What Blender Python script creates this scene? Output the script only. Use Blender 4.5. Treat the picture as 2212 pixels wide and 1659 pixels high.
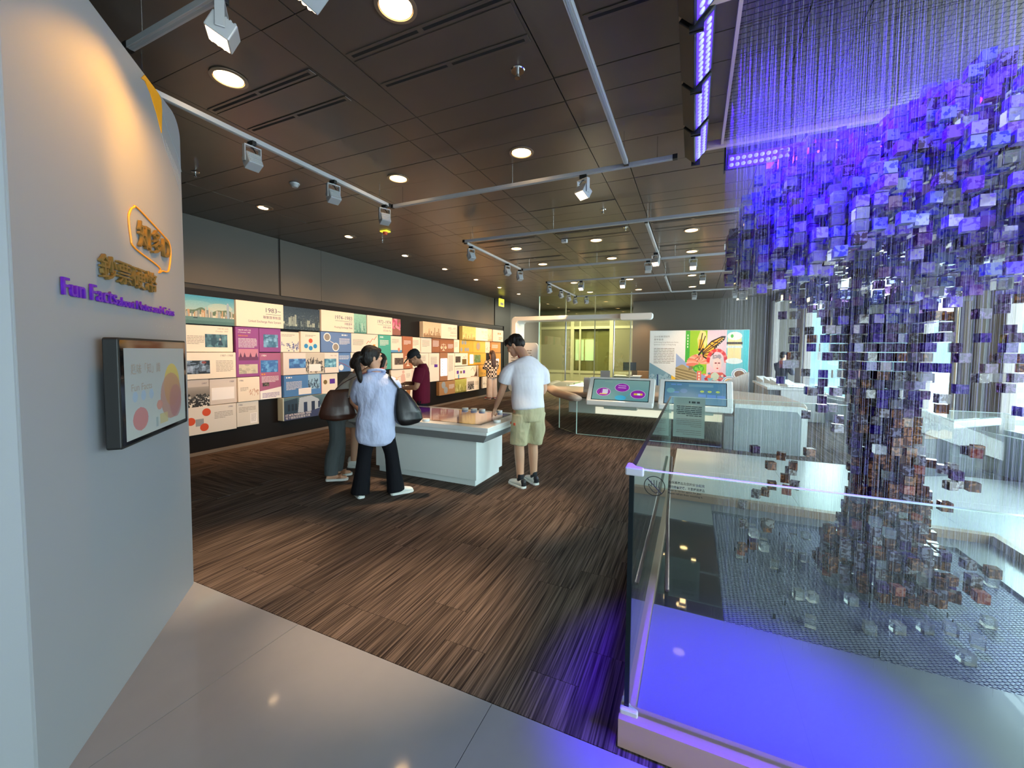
import bpy, bmesh, math, random
import numpy as np
from mathutils import Vector, Matrix, Euler

random.seed(7)
rng = np.random.default_rng(11)
SC = bpy.context.scene
for _o in list(bpy.data.objects):
    bpy.data.objects.remove(_o)
COL = SC.collection
PI = math.pi

# ------------------------------------------------------------------ camera
def setup_camera():
    yaw, pitch, roll = math.radians(-24.22), math.radians(-2.83), math.radians(.505)
    cy, sy, cp, sp = math.cos(yaw), math.sin(yaw), math.cos(pitch), math.sin(pitch)
    f = Vector((sy*cp, cy*cp, sp)); r0 = Vector((cy, -sy, 0)); u0 = r0.cross(f)
    r = r0*math.cos(roll) + u0*math.sin(roll); u = u0*math.cos(roll) - r0*math.sin(roll)
    cam = bpy.data.cameras.new('camera'); o = bpy.data.objects.new('camera', cam); COL.objects.link(o)
    m = Matrix((r, u, -f)).transposed().to_4x4(); m.translation = (0, 0, 1.58)
    o.matrix_world = m
    cam.sensor_width = 36; cam.lens = 36*872/2212; cam.shift_y = -27.1/2212
    cam.clip_start = .05; cam.clip_end = 3000
    SC.camera = o
setup_camera()

# ------------------------------------------------------------------ world, light, exposure
SC.view_settings.view_transform = 'Standard'; SC.view_settings.look = 'None'
SC.view_settings.gamma = 1; SC.view_settings.use_curve_mapping = False
SC.view_settings.exposure = 0.5
c = SC.cycles
c.max_bounces = 10; c.diffuse_bounces = 4; c.glossy_bounces = 4; c.transmission_bounces = 8
c.transparent_max_bounces = 40; c.caustics_reflective = False; c.caustics_refractive = False
c.sample_clamp_indirect = 4; c.blur_glossy = .5
w = bpy.data.worlds.new('world'); SC.world = w; w.use_nodes = True
nt = w.node_tree; bg = nt.nodes['Background']
bg.inputs[0].default_value = (.80, .95, 1.0, 1); bg.inputs[1].default_value = 7.5

def lamp(kind, name, loc, energy, color, aim=None, **k):
    d = bpy.data.lights.new(name, kind); d.energy = energy; d.color = color
    for a, v in k.items(): setattr(d, a, v)
    o = bpy.data.objects.new(name, d); COL.objects.link(o); o.location = loc
    if aim is not None:
        o.rotation_euler = (Vector(aim)-Vector(loc)).to_track_quat('-Z', 'Y').to_euler()
    return o
WARM = (1.0, .56, .24); WARM2 = (1.0, .70, .42); VIOLET = (.055, .002, 1.0)
# daylight openings along the curved window front (portal only guides the sky light)
FP0 = Vector((3.9, 6.6, 0)); FD = Vector((-.95, 5.7, 0)).normalized(); FN = Vector((FD.y, -FD.x, 0))   # FN points outdoors
def fac(t, z, off=0.): return FP0 + FD*t + FN*off + Vector((0, 0, z))
def portal(p, tgt, sx, sy):
    o = lamp('AREA', 'daylight_portal', p, 1, (1, 1, 1), tgt, shape='RECTANGLE', size=sx, size_y=sy)
    o.data.cycles.is_portal = True
portal(fac(3.6, 2.0, .35), fac(3.6, 2.0, -1), 9.6, 2.9)
portal(fac(-6.2, 2.0, .35), fac(-6.2, 2.0, -1), 10.0, 2.9)

# ------------------------------------------------------------------ materials
M = {}
def lin(v):
    v = np.asarray(v, float)
    return np.where(v <= .04045, v/12.92, ((v+.055)/1.055)**2.4)
def srgb(r, g, b): return tuple(float(x) for x in lin(np.array([r, g, b])/255.))
def pset(b, **k):
    for a, v in k.items():
        s = b.inputs.get(a)
        if s is not None: s.default_value = v
def mat(name, col=(.5, .5, .5), rough=.5, metal=0., emit=0., ecol=None, spec=.5, coat=0., **k):
    m = bpy.data.materials.new(name); m.use_nodes = True
    b = m.node_tree.nodes['Principled BSDF']
    pset(b, **{'Base Color': (*col, 1), 'Roughness': rough, 'Metallic': metal, 'Specular IOR Level': spec, 'Coat Weight': coat})
    if emit: pset(b, **{'Emission Color': (*(ecol or col), 1), 'Emission Strength': emit})
    for a, v in k.items(): pset(b, **{a.replace('_', ' '): v})
    M[name] = m
    return m
def nodes(m): return m.node_tree.nodes, m.node_tree.links, m.node_tree.nodes['Principled BSDF']
def noise_tint(m, scale, amount, stretch=(1, 1, 1), bump=0., coord='Object', detail=3., bdist=.01):
    """multiply the base colour by noise, optional bump"""
    N, L, b = nodes(m)
    tc = N.new('ShaderNodeTexCoord'); mp = N.new('ShaderNodeMapping'); mp.inputs['Scale'].default_value = stretch
    nz = N.new('ShaderNodeTexNoise'); nz.inputs['Scale'].default_value = scale; nz.inputs['Detail'].default_value = detail
    L.new(tc.outputs[coord], mp.inputs[0]); L.new(mp.outputs[0], nz.inputs[0])
    mr = N.new('ShaderNodeMapRange'); mr.inputs[1].default_value = .25; mr.inputs[2].default_value = .75
    mr.inputs[3].default_value = 1-amount; mr.inputs[4].default_value = 1+amount
    L.new(nz.outputs[0], mr.inputs[0])
    mx = N.new('ShaderNodeVectorMath'); mx.operation = 'SCALE'
    mx.inputs[0].default_value = b.inputs['Base Color'].default_value[:3]
    L.new(mr.outputs[0], mx.inputs['Scale']); L.new(mx.outputs[0], b.inputs['Base Color'])
    if bump:
        bp = N.new('ShaderNodeBump'); bp.inputs['Strength'].default_value = bump; bp.inputs['Distance'].default_value = bdist
        L.new(nz.outputs[0], bp.inputs['Height']); L.new(bp.outputs[0], b.inputs['Normal'])
    return m
def pane_glass(name, tint=(.93, .98, .96), refl=1., f0=.04):
    """thin clear pane: see-through plus mirror reflection that grows towards grazing"""
    m = bpy.data.materials.new(name); m.use_nodes = True; N = m.node_tree.nodes; L = m.node_tree.links
    N.remove(N['Principled BSDF'])
    tr = N.new('ShaderNodeBsdfTransparent'); tr.inputs[0].default_value = (*tint, 1)
    gl = N.new('ShaderNodeBsdfAnisotropic'); gl.inputs['Roughness'].default_value = 0.; gl.inputs[0].default_value = (1, 1, 1, 1)
    ge = N.new('ShaderNodeNewGeometry'); dp = N.new('ShaderNodeVectorMath'); dp.operation = 'DOT_PRODUCT'
    L.new(ge.outputs['Incoming'], dp.inputs[0]); L.new(ge.outputs['Normal'], dp.inputs[1])
    def mth(op, a, bb=None):
        n = N.new('ShaderNodeMath'); n.operation = op
        for i, v in enumerate((a, bb)):
            if v is None: continue
            if isinstance(v, (int, float)): n.inputs[i].default_value = v
            else: L.new(v, n.inputs[i])
        return n.outputs[0]
    ab = mth('ABSOLUTE', dp.outputs['Value']); om = mth('SUBTRACT', 1., ab); p5 = mth('POWER', om, 5.)
    fr = mth('MULTIPLY', mth('ADD', mth('MULTIPLY', p5, 1-f0), f0), refl)
    mx = N.new('ShaderNodeMixShader'); L.new(fr, mx.inputs[0]); L.new(tr.outputs[0], mx.inputs[1]); L.new(gl.outputs[0], mx.inputs[2])
    L.new(mx.outputs[0], N['Material Output'].inputs[0]); M[name] = m
    return m
def col_mat(name, rough=.45, emit=0.):
    """flat print: colour read from the mesh's own colour layer"""
    m = mat(name, (.5, .5, .5), rough); N, L, b = nodes(m)
    a = N.new('ShaderNodeAttribute'); a.attribute_name = 'print'
    L.new(a.outputs['Color'], b.inputs['Base Color'])
    if emit:
        L.new(a.outputs['Color'], b.inputs['Emission Color']); b.inputs['Emission Strength'].default_value = emit
    return m

mat('wall_paint', srgb(88, 84, 79), .75); noise_tint(M['wall_paint'], 180, .05)
mat('wall_dark', srgb(52, 50, 48), .7)
mat('panel_white', srgb(140, 142, 146), .5); noise_tint(M['panel_white'], 400, .012)
mat('white_gloss', srgb(236, 236, 234), .22, coat=.2)
mat('white_satin', srgb(224, 225, 224), .4)
mat('white_laminate', srgb(246, 250, 249), .35)
mat('floor_tile', srgb(142, 141, 146), .08, coat=.2); noise_tint(M['floor_tile'], 6, .03)
mat('floor_tile_lit', srgb(186, 190, 192), .28); mat('joint', srgb(40, 38, 36), .8)  # paler tile is the same floor, bright daylight put into its colour
mat('black_backing', srgb(20, 13, 10), .5, spec=.25)
mat('black_matt', srgb(16, 16, 17), .5)
mat('black_gloss', (.004, .004, .005), .06, spec=.6)
mat('pit_gloss', (.012, .012, .014), .03, spec=1.0)
mat('ceiling_metal', srgb(110, 99, 91), .33, metal=.6); noise_tint(M['ceiling_metal'], 3, .05)
mat('slot_black', (.002, .002, .002), .8)
mat('alu', srgb(190, 190, 188), .32, metal=.6)
mat('silver_paint', srgb(176, 178, 182), .4, metal=.25)
mat('chrome', srgb(200, 200, 200), .12, metal=1.)
mat('lamp_glow', (1, .70, .36), .4, emit=9., ecol=(1, .62, .27))
mat('lamp_trim', srgb(150, 130, 110), .35, metal=.5)
mat('spot_glow', (1, .8, .55), .4, emit=7., ecol=(1, .66, .36))
mat('reflector', srgb(235, 225, 215), .18, metal=.9)
mat('led_violet', (.1, .02, .9), .3, emit=1.2, ecol=(.05, .01, 1.))
mat('led_core', (.4, .4, 1), .2, emit=1.7, ecol=(.13, .14, 1.))
mat('beige_frame', srgb(196, 170, 150), .5)
mat('baseboard', srgb(120, 104, 90), .5)
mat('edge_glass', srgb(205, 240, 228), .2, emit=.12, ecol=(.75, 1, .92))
mat('edge_dark', srgb(8, 20, 24), .15)
mat('steel_rail', srgb(120, 96, 90), .3, metal=.6)
mat('clip_plastic', srgb(200, 200, 205), .35)
mat('mesh_wire', srgb(150, 154, 172), .35, metal=.5)
mat('mesh_floor', srgb(66, 70, 98), .5)
mat('ledge_white', srgb(104, 108, 116), .28, coat=.3)
mat('plinth', srgb(170, 140, 118), .3)
mat('counter_grey', srgb(150, 156, 160), .5)
mat('counter_shade', srgb(120, 122, 122), .5)
mat('counter_warm_lit', srgb(190, 170, 155), .55)  # white counter with orange lamplight put into its colour
mat('bench_dark', srgb(52, 56, 66), .6)
mat('stone_strip', srgb(150, 125, 100), .7)
mat('light_box', (1, 1, 1), .5, emit=1.6, ecol=(1, .97, .92))
mat('exit_green', srgb(190, 190, 60), .5, emit=.9, ecol=srgb(225, 215, 60))
mat('cream_frame', srgb(176, 174, 146), .5)
mat('cream_panel', srgb(120, 118, 94), .6)
mat('mullion', srgb(120, 112, 108), .5)
mat('mullion_light', srgb(190, 196, 194), .4)
mat('hill', srgb(70, 92, 98), .9); noise_tint(M['hill'], .05, .25)
mat('tower', srgb(190, 205, 208), .7)
mat('tower_dark', srgb(90, 110, 116), .5)
mat('ink', srgb(70, 66, 100), .6); mat('ink_grey', srgb(150, 140, 130), .6); mat('ink_white', srgb(245, 240, 240), .6)
mat('ink_dark', srgb(40, 40, 46), .6); mat('ink_orange', srgb(236, 150, 40), .5); mat('ink_purple', srgb(90, 30, 150), .5)
mat('gold', srgb(128, 100, 50), .45, metal=.3); mat('gold_dark', srgb(120, 92, 44), .5, metal=.2)
mat('letter_purple', srgb(92, 22, 168), .4)
mat('orange_inlay', srgb(240, 160, 20), .45)
mat('skin', srgb(214, 164, 134), .5, spec=.35); mat('skin_tan', srgb(188, 136, 104), .5, spec=.35)
mat('hair', srgb(28, 21, 18), .5, spec=.35); noise_tint(M['hair'], 90, .5, (1, 1, .07), .8, bdist=.012)
mat('hair_brown', srgb(62, 36, 26), .42); noise_tint(M['hair_brown'], 90, .4, (1, 1, .07), .8, bdist=.012)
mat('lips', srgb(176, 96, 86), .5); mat('eye_dark', srgb(24, 18, 16), .3)
def cloth(name, col, bump=.5, scale=9, stretch=(1, 1, .45)):
    mat(name, col, .85, spec=.2); noise_tint(M[name], scale, .10, stretch, bump, bdist=.04)
cloth('shirt_blue', srgb(200, 208, 240), .8, 9, (1, 1, .5)); cloth('tee_white', srgb(236, 232, 240), .45, 6)
cloth('blouse_cream', srgb(222, 220, 212)); cloth('tee_maroon', srgb(96, 16, 40)); cloth('trousers_black', srgb(20, 20, 26), .3)
cloth('trousers_grey', srgb(84, 90, 92)); cloth('shorts_khaki', srgb(196, 186, 150), .8, 9); cloth('skirt_grey', srgb(176, 176, 172))
cloth('trousers_pale', srgb(204, 186, 176)); cloth('jacket_dark', srgb(44, 48, 62))
mat('shoe_white', srgb(238, 238, 234), .45); mat('shoe_black', srgb(24, 26, 34), .5); mat('sandal_tan', srgb(186, 132, 100), .5)
mat('shoe_red', srgb(214, 60, 30), .5); mat('lanyard', srgb(170, 30, 40), .5)
mat('leather_brown', srgb(70, 40, 30), .32, spec=.6); noise_tint(M['leather_brown'], 7, .35, (1, 1, .5), .7)
mat('leather_black', srgb(20, 21, 24), .3, spec=.6); noise_tint(M['leather_black'], 7, .3, (1, 1, .4), .7)
mat('cap_black', srgb(20, 20, 24), .8); mat('tag_orange', srgb(214, 80, 40), .5)
mat('phone_silver', srgb(190, 205, 205), .3)
pane_glass('glass_pane', (.94, .985, .97)); pane_glass('glass_olive', (.88, .89, .75), 1., .05); pane_glass('glass_window', (.95, 1, 1), .8)
col_mat('print_paper', .4); col_mat('print_dim', .3, .06); col_mat('print_screen', .25, .30); col_mat('print_poster', .5, .16)

# plaid flannel
def plaid():
    m = mat('plaid', (.5, .5, .5), .85); N, L, b = nodes(m)
    tc = N.new('ShaderNodeTexCoord'); mp = N.new('ShaderNodeMapping'); mp.inputs['Rotation'].default_value = (0, 0, .3)
    ch = N.new('ShaderNodeTexChecker'); ch.inputs['Scale'].default_value = 15
    ch.inputs[1].default_value = (*srgb(40, 36, 40), 1); ch.inputs[2].default_value = (*srgb(226, 206, 190), 1)
    L.new(tc.outputs['Object'], mp.inputs[0]); L.new(mp.outputs[0], ch.inputs[0]); L.new(ch.outputs[0], b.inputs['Base Color'])
plaid()
# carpet: brown grey loop pile with long broken streaks along the plank
def carpet(name, along_y=True):
    m = mat(name, srgb(86, 70, 62), .95, spec=.1); N, L, b = nodes(m)
    tc = N.new('ShaderNodeTexCoord'); mp = N.new('ShaderNodeMapping')
    mp.inputs['Scale'].default_value = (55, 1.5, 1) if along_y else (1.5, 55, 1)
    oi = N.new('ShaderNodeObjectInfo'); ad = N.new('ShaderNodeVectorMath'); ad.operation = 'SCALE'
    ge = N.new('ShaderNodeNewGeometry'); L.new(ge.outputs['Position'], mp.inputs[0])
    cb = N.new('ShaderNodeCombineXYZ'); cb.inputs[2].default_value = 1
    L.new(cb.outputs[0], ad.inputs[0]); 
    ml = N.new('ShaderNodeMath'); ml.operation = 'MULTIPLY'; ml.inputs[1].default_value = 37.; L.new(oi.outputs['Random'], ml.inputs[0])
    L.new(ml.outputs[0], ad.inputs['Scale'])
    a2 = N.new('ShaderNodeVectorMath'); a2.operation = 'ADD'; L.new(mp.outputs[0], a2.inputs[0]); L.new(ad.outputs[0], a2.inputs[1])
    nz = N.new('ShaderNodeTexNoise'); nz.inputs['Scale'].default_value = 1.; nz.inputs['Detail'].default_value = 2.; nz.inputs['Roughness'].default_value = .6
    L.new(a2.outputs[0], nz.inputs[0])
    # narrow ribs across the pile
    m2 = N.new('ShaderNodeMapping'); m2.inputs['Scale'].default_value = (150, 2.2, 1) if along_y else (2.2, 150, 1); L.new(ge.outputs['Position'], m2.inputs[0])
    a3 = N.new('ShaderNodeVectorMath'); a3.operation = 'ADD'; L.new(m2.outputs[0], a3.inputs[0]); L.new(ad.outputs[0], a3.inputs[1])
    n2 = N.new('ShaderNodeTexNoise'); n2.inputs['Scale'].default_value = 1.; n2.inputs['Detail'].default_value = 1.; L.new(a3.outputs[0], n2.inputs[0])
    mxn = N.new('ShaderNodeMix'); mxn.data_type = 'FLOAT'; mxn.inputs[0].default_value = .55; L.new(nz.outputs[0], mxn.inputs[2]); L.new(n2.outputs[0], mxn.inputs[3])
    r = N.new('ShaderNodeValToRGB'); e = r.color_ramp.elements
    e[0].position = .36; e[0].color = (*srgb(44, 36, 34), 1); e[1].position = .64; e[1].color = (*srgb(116, 100, 90), 1)
    x = e.new(.48); x.color = (*srgb(80, 68, 61), 1)
    L.new(mxn.outputs[0], r.inputs[0])
    mr = N.new('ShaderNodeMapRange'); mr.inputs[3].default_value = .86; mr.inputs[4].default_value = 1.14; L.new(oi.outputs['Random'], mr.inputs[0])
    sc = N.new('ShaderNodeVectorMath'); sc.operation = 'SCALE'; L.new(r.outputs[0], sc.inputs[0]); L.new(mr.outputs[0], sc.inputs['Scale'])
    L.new(sc.outputs[0], b.inputs['Base Color'])
    bp = N.new('ShaderNodeBump'); bp.inputs['Strength'].default_value = .5; bp.inputs['Distance'].default_value = .004
    L.new(mxn.outputs[0], bp.inputs['Height']); L.new(bp.outputs[0], b.inputs['Normal'])
carpet('carpet_y', True); carpet('carpet_x', False)
# acrylic cubes with a speckled printed sheet cast inside
def acrylic(name, tint, dots, amount, trans=.9):
    m = mat(name, tint, .04, spec=.5); N, L, b = nodes(m)
    pset(b, **{'IOR': 1.42})
    if amount <= 0: b.inputs['Transmission Weight'].default_value = trans; return
    ge = N.new('ShaderNodeNewGeometry'); nz = N.new('ShaderNodeTexNoise'); nz.inputs['Scale'].default_value = 48; nz.inputs['Detail'].default_value = 3.
    L.new(ge.outputs['Position'], nz.inputs[0])
    st = N.new('ShaderNodeMapRange'); st.inputs[1].default_value = .62-.25*amount; st.inputs[2].default_value = .68-.25*amount
    L.new(nz.outputs[0], st.inputs[0])
    mr = N.new('ShaderNodeMapRange'); mr.inputs[3].default_value = trans; mr.inputs[4].default_value = .25; L.new(st.outputs[0], mr.inputs[0])
    L.new(mr.outputs[0], b.inputs['Transmission Weight'])
    mx = N.new('ShaderNodeMix'); mx.data_type = 'RGBA'; mx.inputs[6].default_value = (*tint, 1); mx.inputs[7].default_value = (*dots, 1)
    L.new(st.outputs[0], mx.inputs[0]); L.new(mx.outputs[2], b.inputs['Base Color'])
acrylic('acrylic_clear', (.96, .97, .95), (1, 1, 1), 0, .85)
acrylic('acrylic_smoke', (.46, .42, .40), srgb(84, 68, 60), .7, .5)
acrylic('acrylic_amber', srgb(170, 112, 70), srgb(84, 48, 26), .8, .4)
acrylic('acrylic_plum', srgb(186, 140, 206), srgb(110, 66, 140), .5, .55)
acrylic('acrylic_violet', srgb(196, 180, 248), srgb(126, 96, 226), .45, .5)
acrylic('acrylic_blue', srgb(186, 196, 244), srgb(84, 84, 200), .4, .55)
acrylic('acrylic_deep', srgb(104, 76, 176), srgb(46, 26, 110), .6, .5)
acrylic('acrylic_mauve', srgb(120, 84, 140), srgb(58, 32, 70), .65, .5)
acrylic('acrylic_red', srgb(200, 130, 104), srgb(140, 60, 44), .6, .45)
mat('strand', (.75, .75, .82), .35, spec=.5, Alpha=.16)

# ------------------------------------------------------------------ mesh helpers
class MB:
    """collects faces; build() links them as one mesh object"""
    def __init__(s): s.v = []; s.f = []; s.m = []
    def add(s, vs, fs, mi=0, T=None):
        k = len(s.v)
        s.v += [tuple(T @ Vector(p)) for p in vs] if T is not None else [tuple(p) for p in vs]
        s.f += [tuple(i+k for i in f) for f in fs]; s.m += [mi]*len(fs); return s
    def box(s, x0, x1, y0, y1, z0, z1, mi=0, T=None):
        vs = [(x, y, z) for z in (z0, z1) for y in (y0, y1) for x in (x0, x1)]
        return s.add(vs, [(0, 2, 3, 1), (4, 5, 7, 6), (0, 1, 5, 4), (2, 6, 7, 3), (0, 4, 6, 2), (1, 3, 7, 5)], mi, T)
    def prism(s, poly, z0, z1, mi=0, T=None):
        n = len(poly); vs = [(x, y, z0) for x, y in poly]+[(x, y, z1) for x, y in poly]
        return s.add(vs, [tuple(range(n-1, -1, -1)), tuple(range(n, 2*n))]+[(i, (i+1) % n, (i+1) % n+n, i+n) for i in range(n)], mi, T)
    def cyl(s, c0, r, h, n=24, r2=None, mi=0, T=None):
        r2 = r if r2 is None else r2; x, y, z = c0
        vs = [(x+r*math.cos(2*PI*i/n), y+r*math.sin(2*PI*i/n), z) for i in range(n)]+[(x+r2*math.cos(2*PI*i/n), y+r2*math.sin(2*PI*i/n), z+h) for i in range(n)]
        return s.add(vs, [tuple(range(n-1, -1, -1)), tuple(range(n, 2*n))]+[(i, (i+1) % n, (i+1) % n+n, i+n) for i in range(n)], mi, T)
    def rings(s, R, cap=True, mi=0, T=None):
        n = len(R[0]); vs = [p for r in R for p in r]; fs = []
        for j in range(len(R)-1):
            for i in range(n): fs.append((j*n+i, j*n+(i+1) % n, (j+1)*n+(i+1) % n, (j+1)*n+i))
        if cap: fs += [tuple(range(n-1, -1, -1)), tuple(range((len(R)-1)*n, len(R)*n))]
        return s.add(vs, fs, mi, T)
    def tube(s, P, r, n=8, mi=0, T=None, up=(0, 0, 1), flat=1., sub=0):
        """tube along the points P; r number, list, or list of (ra, rb)"""
        P = [Vector(p) for p in P]; R = []
        if sub:
            rr = [(q if isinstance(q, (list, tuple)) else (q, q)) for q in (r if isinstance(r, (list, tuple)) else [r]*len(P))]; Q = []; q2 = []
            for i in range(len(P)-1):
                g = [max(0, i-1), i, i+1, min(len(P)-1, i+2)]
                for k in range(sub):
                    t = k/sub; w_ = (-.5*t+t*t-.5*t**3, 1-2.5*t*t+1.5*t**3, .5*t+2*t*t-1.5*t**3, -.5*t*t+.5*t**3)
                    Q.append(sum((P[a]*b_ for a, b_ in zip(g, w_)), Vector())); q2.append(tuple(sum(rr[a][c_]*b_ for a, b_ in zip(g, w_)) for c_ in (0, 1)))
            P = Q+[P[-1]]; r = q2+[tuple(rr[-1])]
        for i, p in enumerate(P):
            t = (P[min(i+1, len(P)-1)]-P[max(i-1, 0)]).normalized()
            if R: a = pa - t*pa.dot(t)
            else:
                u = Vector(up); a = u - t*u.dot(t)
                if a.length < .35: a = Vector((0, 1, 0)) - t*t.y
                if a.length < .35: a = Vector((1, 0, 0)) - t*t.x
            a.normalize(); pa = a.copy(); b = t.cross(a)
            rr = r[i] if isinstance(r, (list, tuple)) else r
            ra, rb = rr if isinstance(rr, tuple) else (rr, rr*flat)
            R.append([p + a*(ra*math.cos(2*PI*k/n)) + b*(rb*math.sin(2*PI*k/n)) for k in range(n)])
        return s.rings(R, True, mi, T)
    def oval(s, secs, n=20, mi=0, T=None, pw=1.):
        """stack of level ellipses: (x, y, z, rx, ry)"""
        def sg(v): return math.copysign(abs(v)**pw, v)
        return s.rings([[(x+rx*sg(math.cos(2*PI*k/n)), y+ry*sg(math.sin(2*PI*k/n)), z) for k in range(n)] for x, y, z, rx, ry in secs], True, mi, T)
    def ball(s, c0, r, n=12, mi=0, T=None):
        rx, ry, rz = r if isinstance(r, tuple) else (r, r, r); x, y, z = c0; m = n//2
        return s.rings([[(x+rx*math.sin(PI*(j+.02)/(m+.04))*math.cos(2*PI*k/n), y+ry*math.sin(PI*(j+.02)/(m+.04))*math.sin(2*PI*k/n), z-rz*math.cos(PI*(j+.02)/(m+.04))) for k in range(n)] for j in range(m+1)], True, mi, T)
    def mesh(s, name):
        me = bpy.data.meshes.new(name); me.from_pydata(s.v, [], s.f); me.validate(); me.update(); return me
    def build(s, name, mats, parent=None, smooth=False, bevel=0., seg=2, loc=None, rot=None):
        me = s.mesh(name)
        for m in (mats if isinstance(mats, (list, tuple)) else [mats]): me.materials.append(M[m] if isinstance(m, str) else m)
        if len(me.polygons) == len(s.m): me.polygons.foreach_set('material_index', s.m)
        return link(name, me, parent, smooth, bevel, seg, loc, rot)
def link(name, me, parent=None, smooth=False, bevel=0., seg=2, loc=None, rot=None):
    o = bpy.data.objects.new(name, me); COL.objects.link(o)
    if parent is not None: o.parent = parent
    if loc is not None: o.location = loc
    if rot is not None: o.rotation_euler = rot
    if smooth: me.polygons.foreach_set('use_smooth', [True]*len(me.polygons))
    if bevel:
        b = o.modifiers.new('edge', 'BEVEL'); b.width = bevel; b.segments = seg; b.limit_method = 'ANGLE'; b.angle_limit = .6
    return o
def tag(o, label=None, cat=None, group=None, kind=None):
    if label: o['label'] = label
    if cat: o['category'] = cat
    if group: o['group'] = group
    if kind: o['kind'] = kind
    return o
def thing(name, label, cat, loc=(0, 0, 0), rz=0, group=None):
    o = bpy.data.objects.new(name, None); COL.objects.link(o); o.location = loc; o.rotation_euler = (0, 0, rz); o.empty_display_size = .1
    return tag(o, label, cat, group)
def struct(o): o['kind'] = 'structure'; return o
def copy_tree(o, parent=None):
    n = o.copy(); COL.objects.link(n)
    if parent is not None: n.parent = parent
    for ch in list(o.children): copy_tree(ch, n)
    return n
def rounded(x0, x1, y0, y1, r, n=6):
    if not isinstance(r, (list, tuple)): r = [r]*4
    out = []
    for (cx, cy, a0), q in zip(((x1, y1, 0), (x0, y1, 90), (x0, y0, 180), (x1, y0, 270)), r):
        sx = 1 if cx == x1 else -1; sy = 1 if cy == y1 else -1
        if q <= 0: out.append((cx, cy)); continue
        for i in range(n+1):
            a = math.radians(a0+90*i/n); out.append((cx-sx*q+q*math.cos(a), cy-sy*q+q*math.sin(a)))
    return out
def basis(o, ex, ey):
    """matrix with origin o, local x along ex, local y along ey"""
    ex = Vector(ex).normalized(); ey = Vector(ey).normalized(); ez = ex.cross(ey)
    m = Matrix((ex, ey, ez)).transposed().to_4x4(); m.translation = o; return m
# ---- writing
_TX = {}
def text_mesh(body, bold=0., extrude=0., sx=1.):
    k = (body, bold, extrude, sx)
    if k in _TX: return _TX[k]
    cu = bpy.data.curves.new('writing', 'FONT'); cu.body = body; cu.size = 1; cu.offset = bold; cu.extrude = extrude; cu.resolution_u = 3
    o = bpy.data.objects.new('writing', cu); COL.objects.link(o)
    dg = bpy.context.evaluated_depsgraph_get(); dg.update()
    me = bpy.data.meshes.new_from_object(o.evaluated_get(dg)); me.name = 'writing'
    bpy.data.objects.remove(o)
    _TX[k] = me
    return me
def mesh_bounds(me):
    n = len(me.vertices)
    if n == 0: return (0, 0, 0, 0)
    a = np.empty(n*3); me.vertices.foreach_get('co', a); a = a.reshape(-1, 3)
    return a[:, 0].min(), a[:, 0].max(), a[:, 1].min(), a[:, 1].max()
def write(body, frame, x, y, h, m, parent, align='L', bold=0., w=None, name='lettering', lift=.0012, extrude=0.):
    """flat writing h tall on the local plane of frame; (x, y) is its lower left (or right, or middle) point"""
    me = text_mesh(body, bold, extrude).copy(); x0, x1, y0, y1 = mesh_bounds(me)
    if x1 <= x0: return None
    s = h/max(y1-y0, .3); sx = s if w is None else w/(x1-x0)
    ox = {'L': x-x0*sx, 'R': x-x1*sx, 'C': x-(x0+x1)/2*sx}[align]
    me.transform(frame @ Matrix.Translation((ox, y-y0*s, lift+extrude*s)) @ Matrix.Diagonal((sx, s, s, 1)))
    me.materials.clear(); me.materials.append(M[m])
    return link(name, me, parent)
def text_lines(frame, x, y, w, n, pitch, h, m, parent, name='small_print', seed=0, lift=.0012):
    """rows of print too small to read: thin strips broken into words"""
    r = random.Random(seed); b = MB()
    for i in range(n):
        xx = x; end = x + w*(1 if i < n-1 else r.uniform(.4, .9))
        while xx < end-.005:
            L = min(r.uniform(.03, .09)*w/.4 + .01, end-xx); yy = y-i*pitch
            b.add([(xx, yy, lift), (xx+L, yy, lift), (xx+L, yy+h, lift), (xx, yy+h, lift)], [(0, 1, 2, 3)]); xx += L + h*.6
    me = b.mesh(name); me.transform(frame); me.materials.append(M[m])
    return link(name, me, parent)
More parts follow.
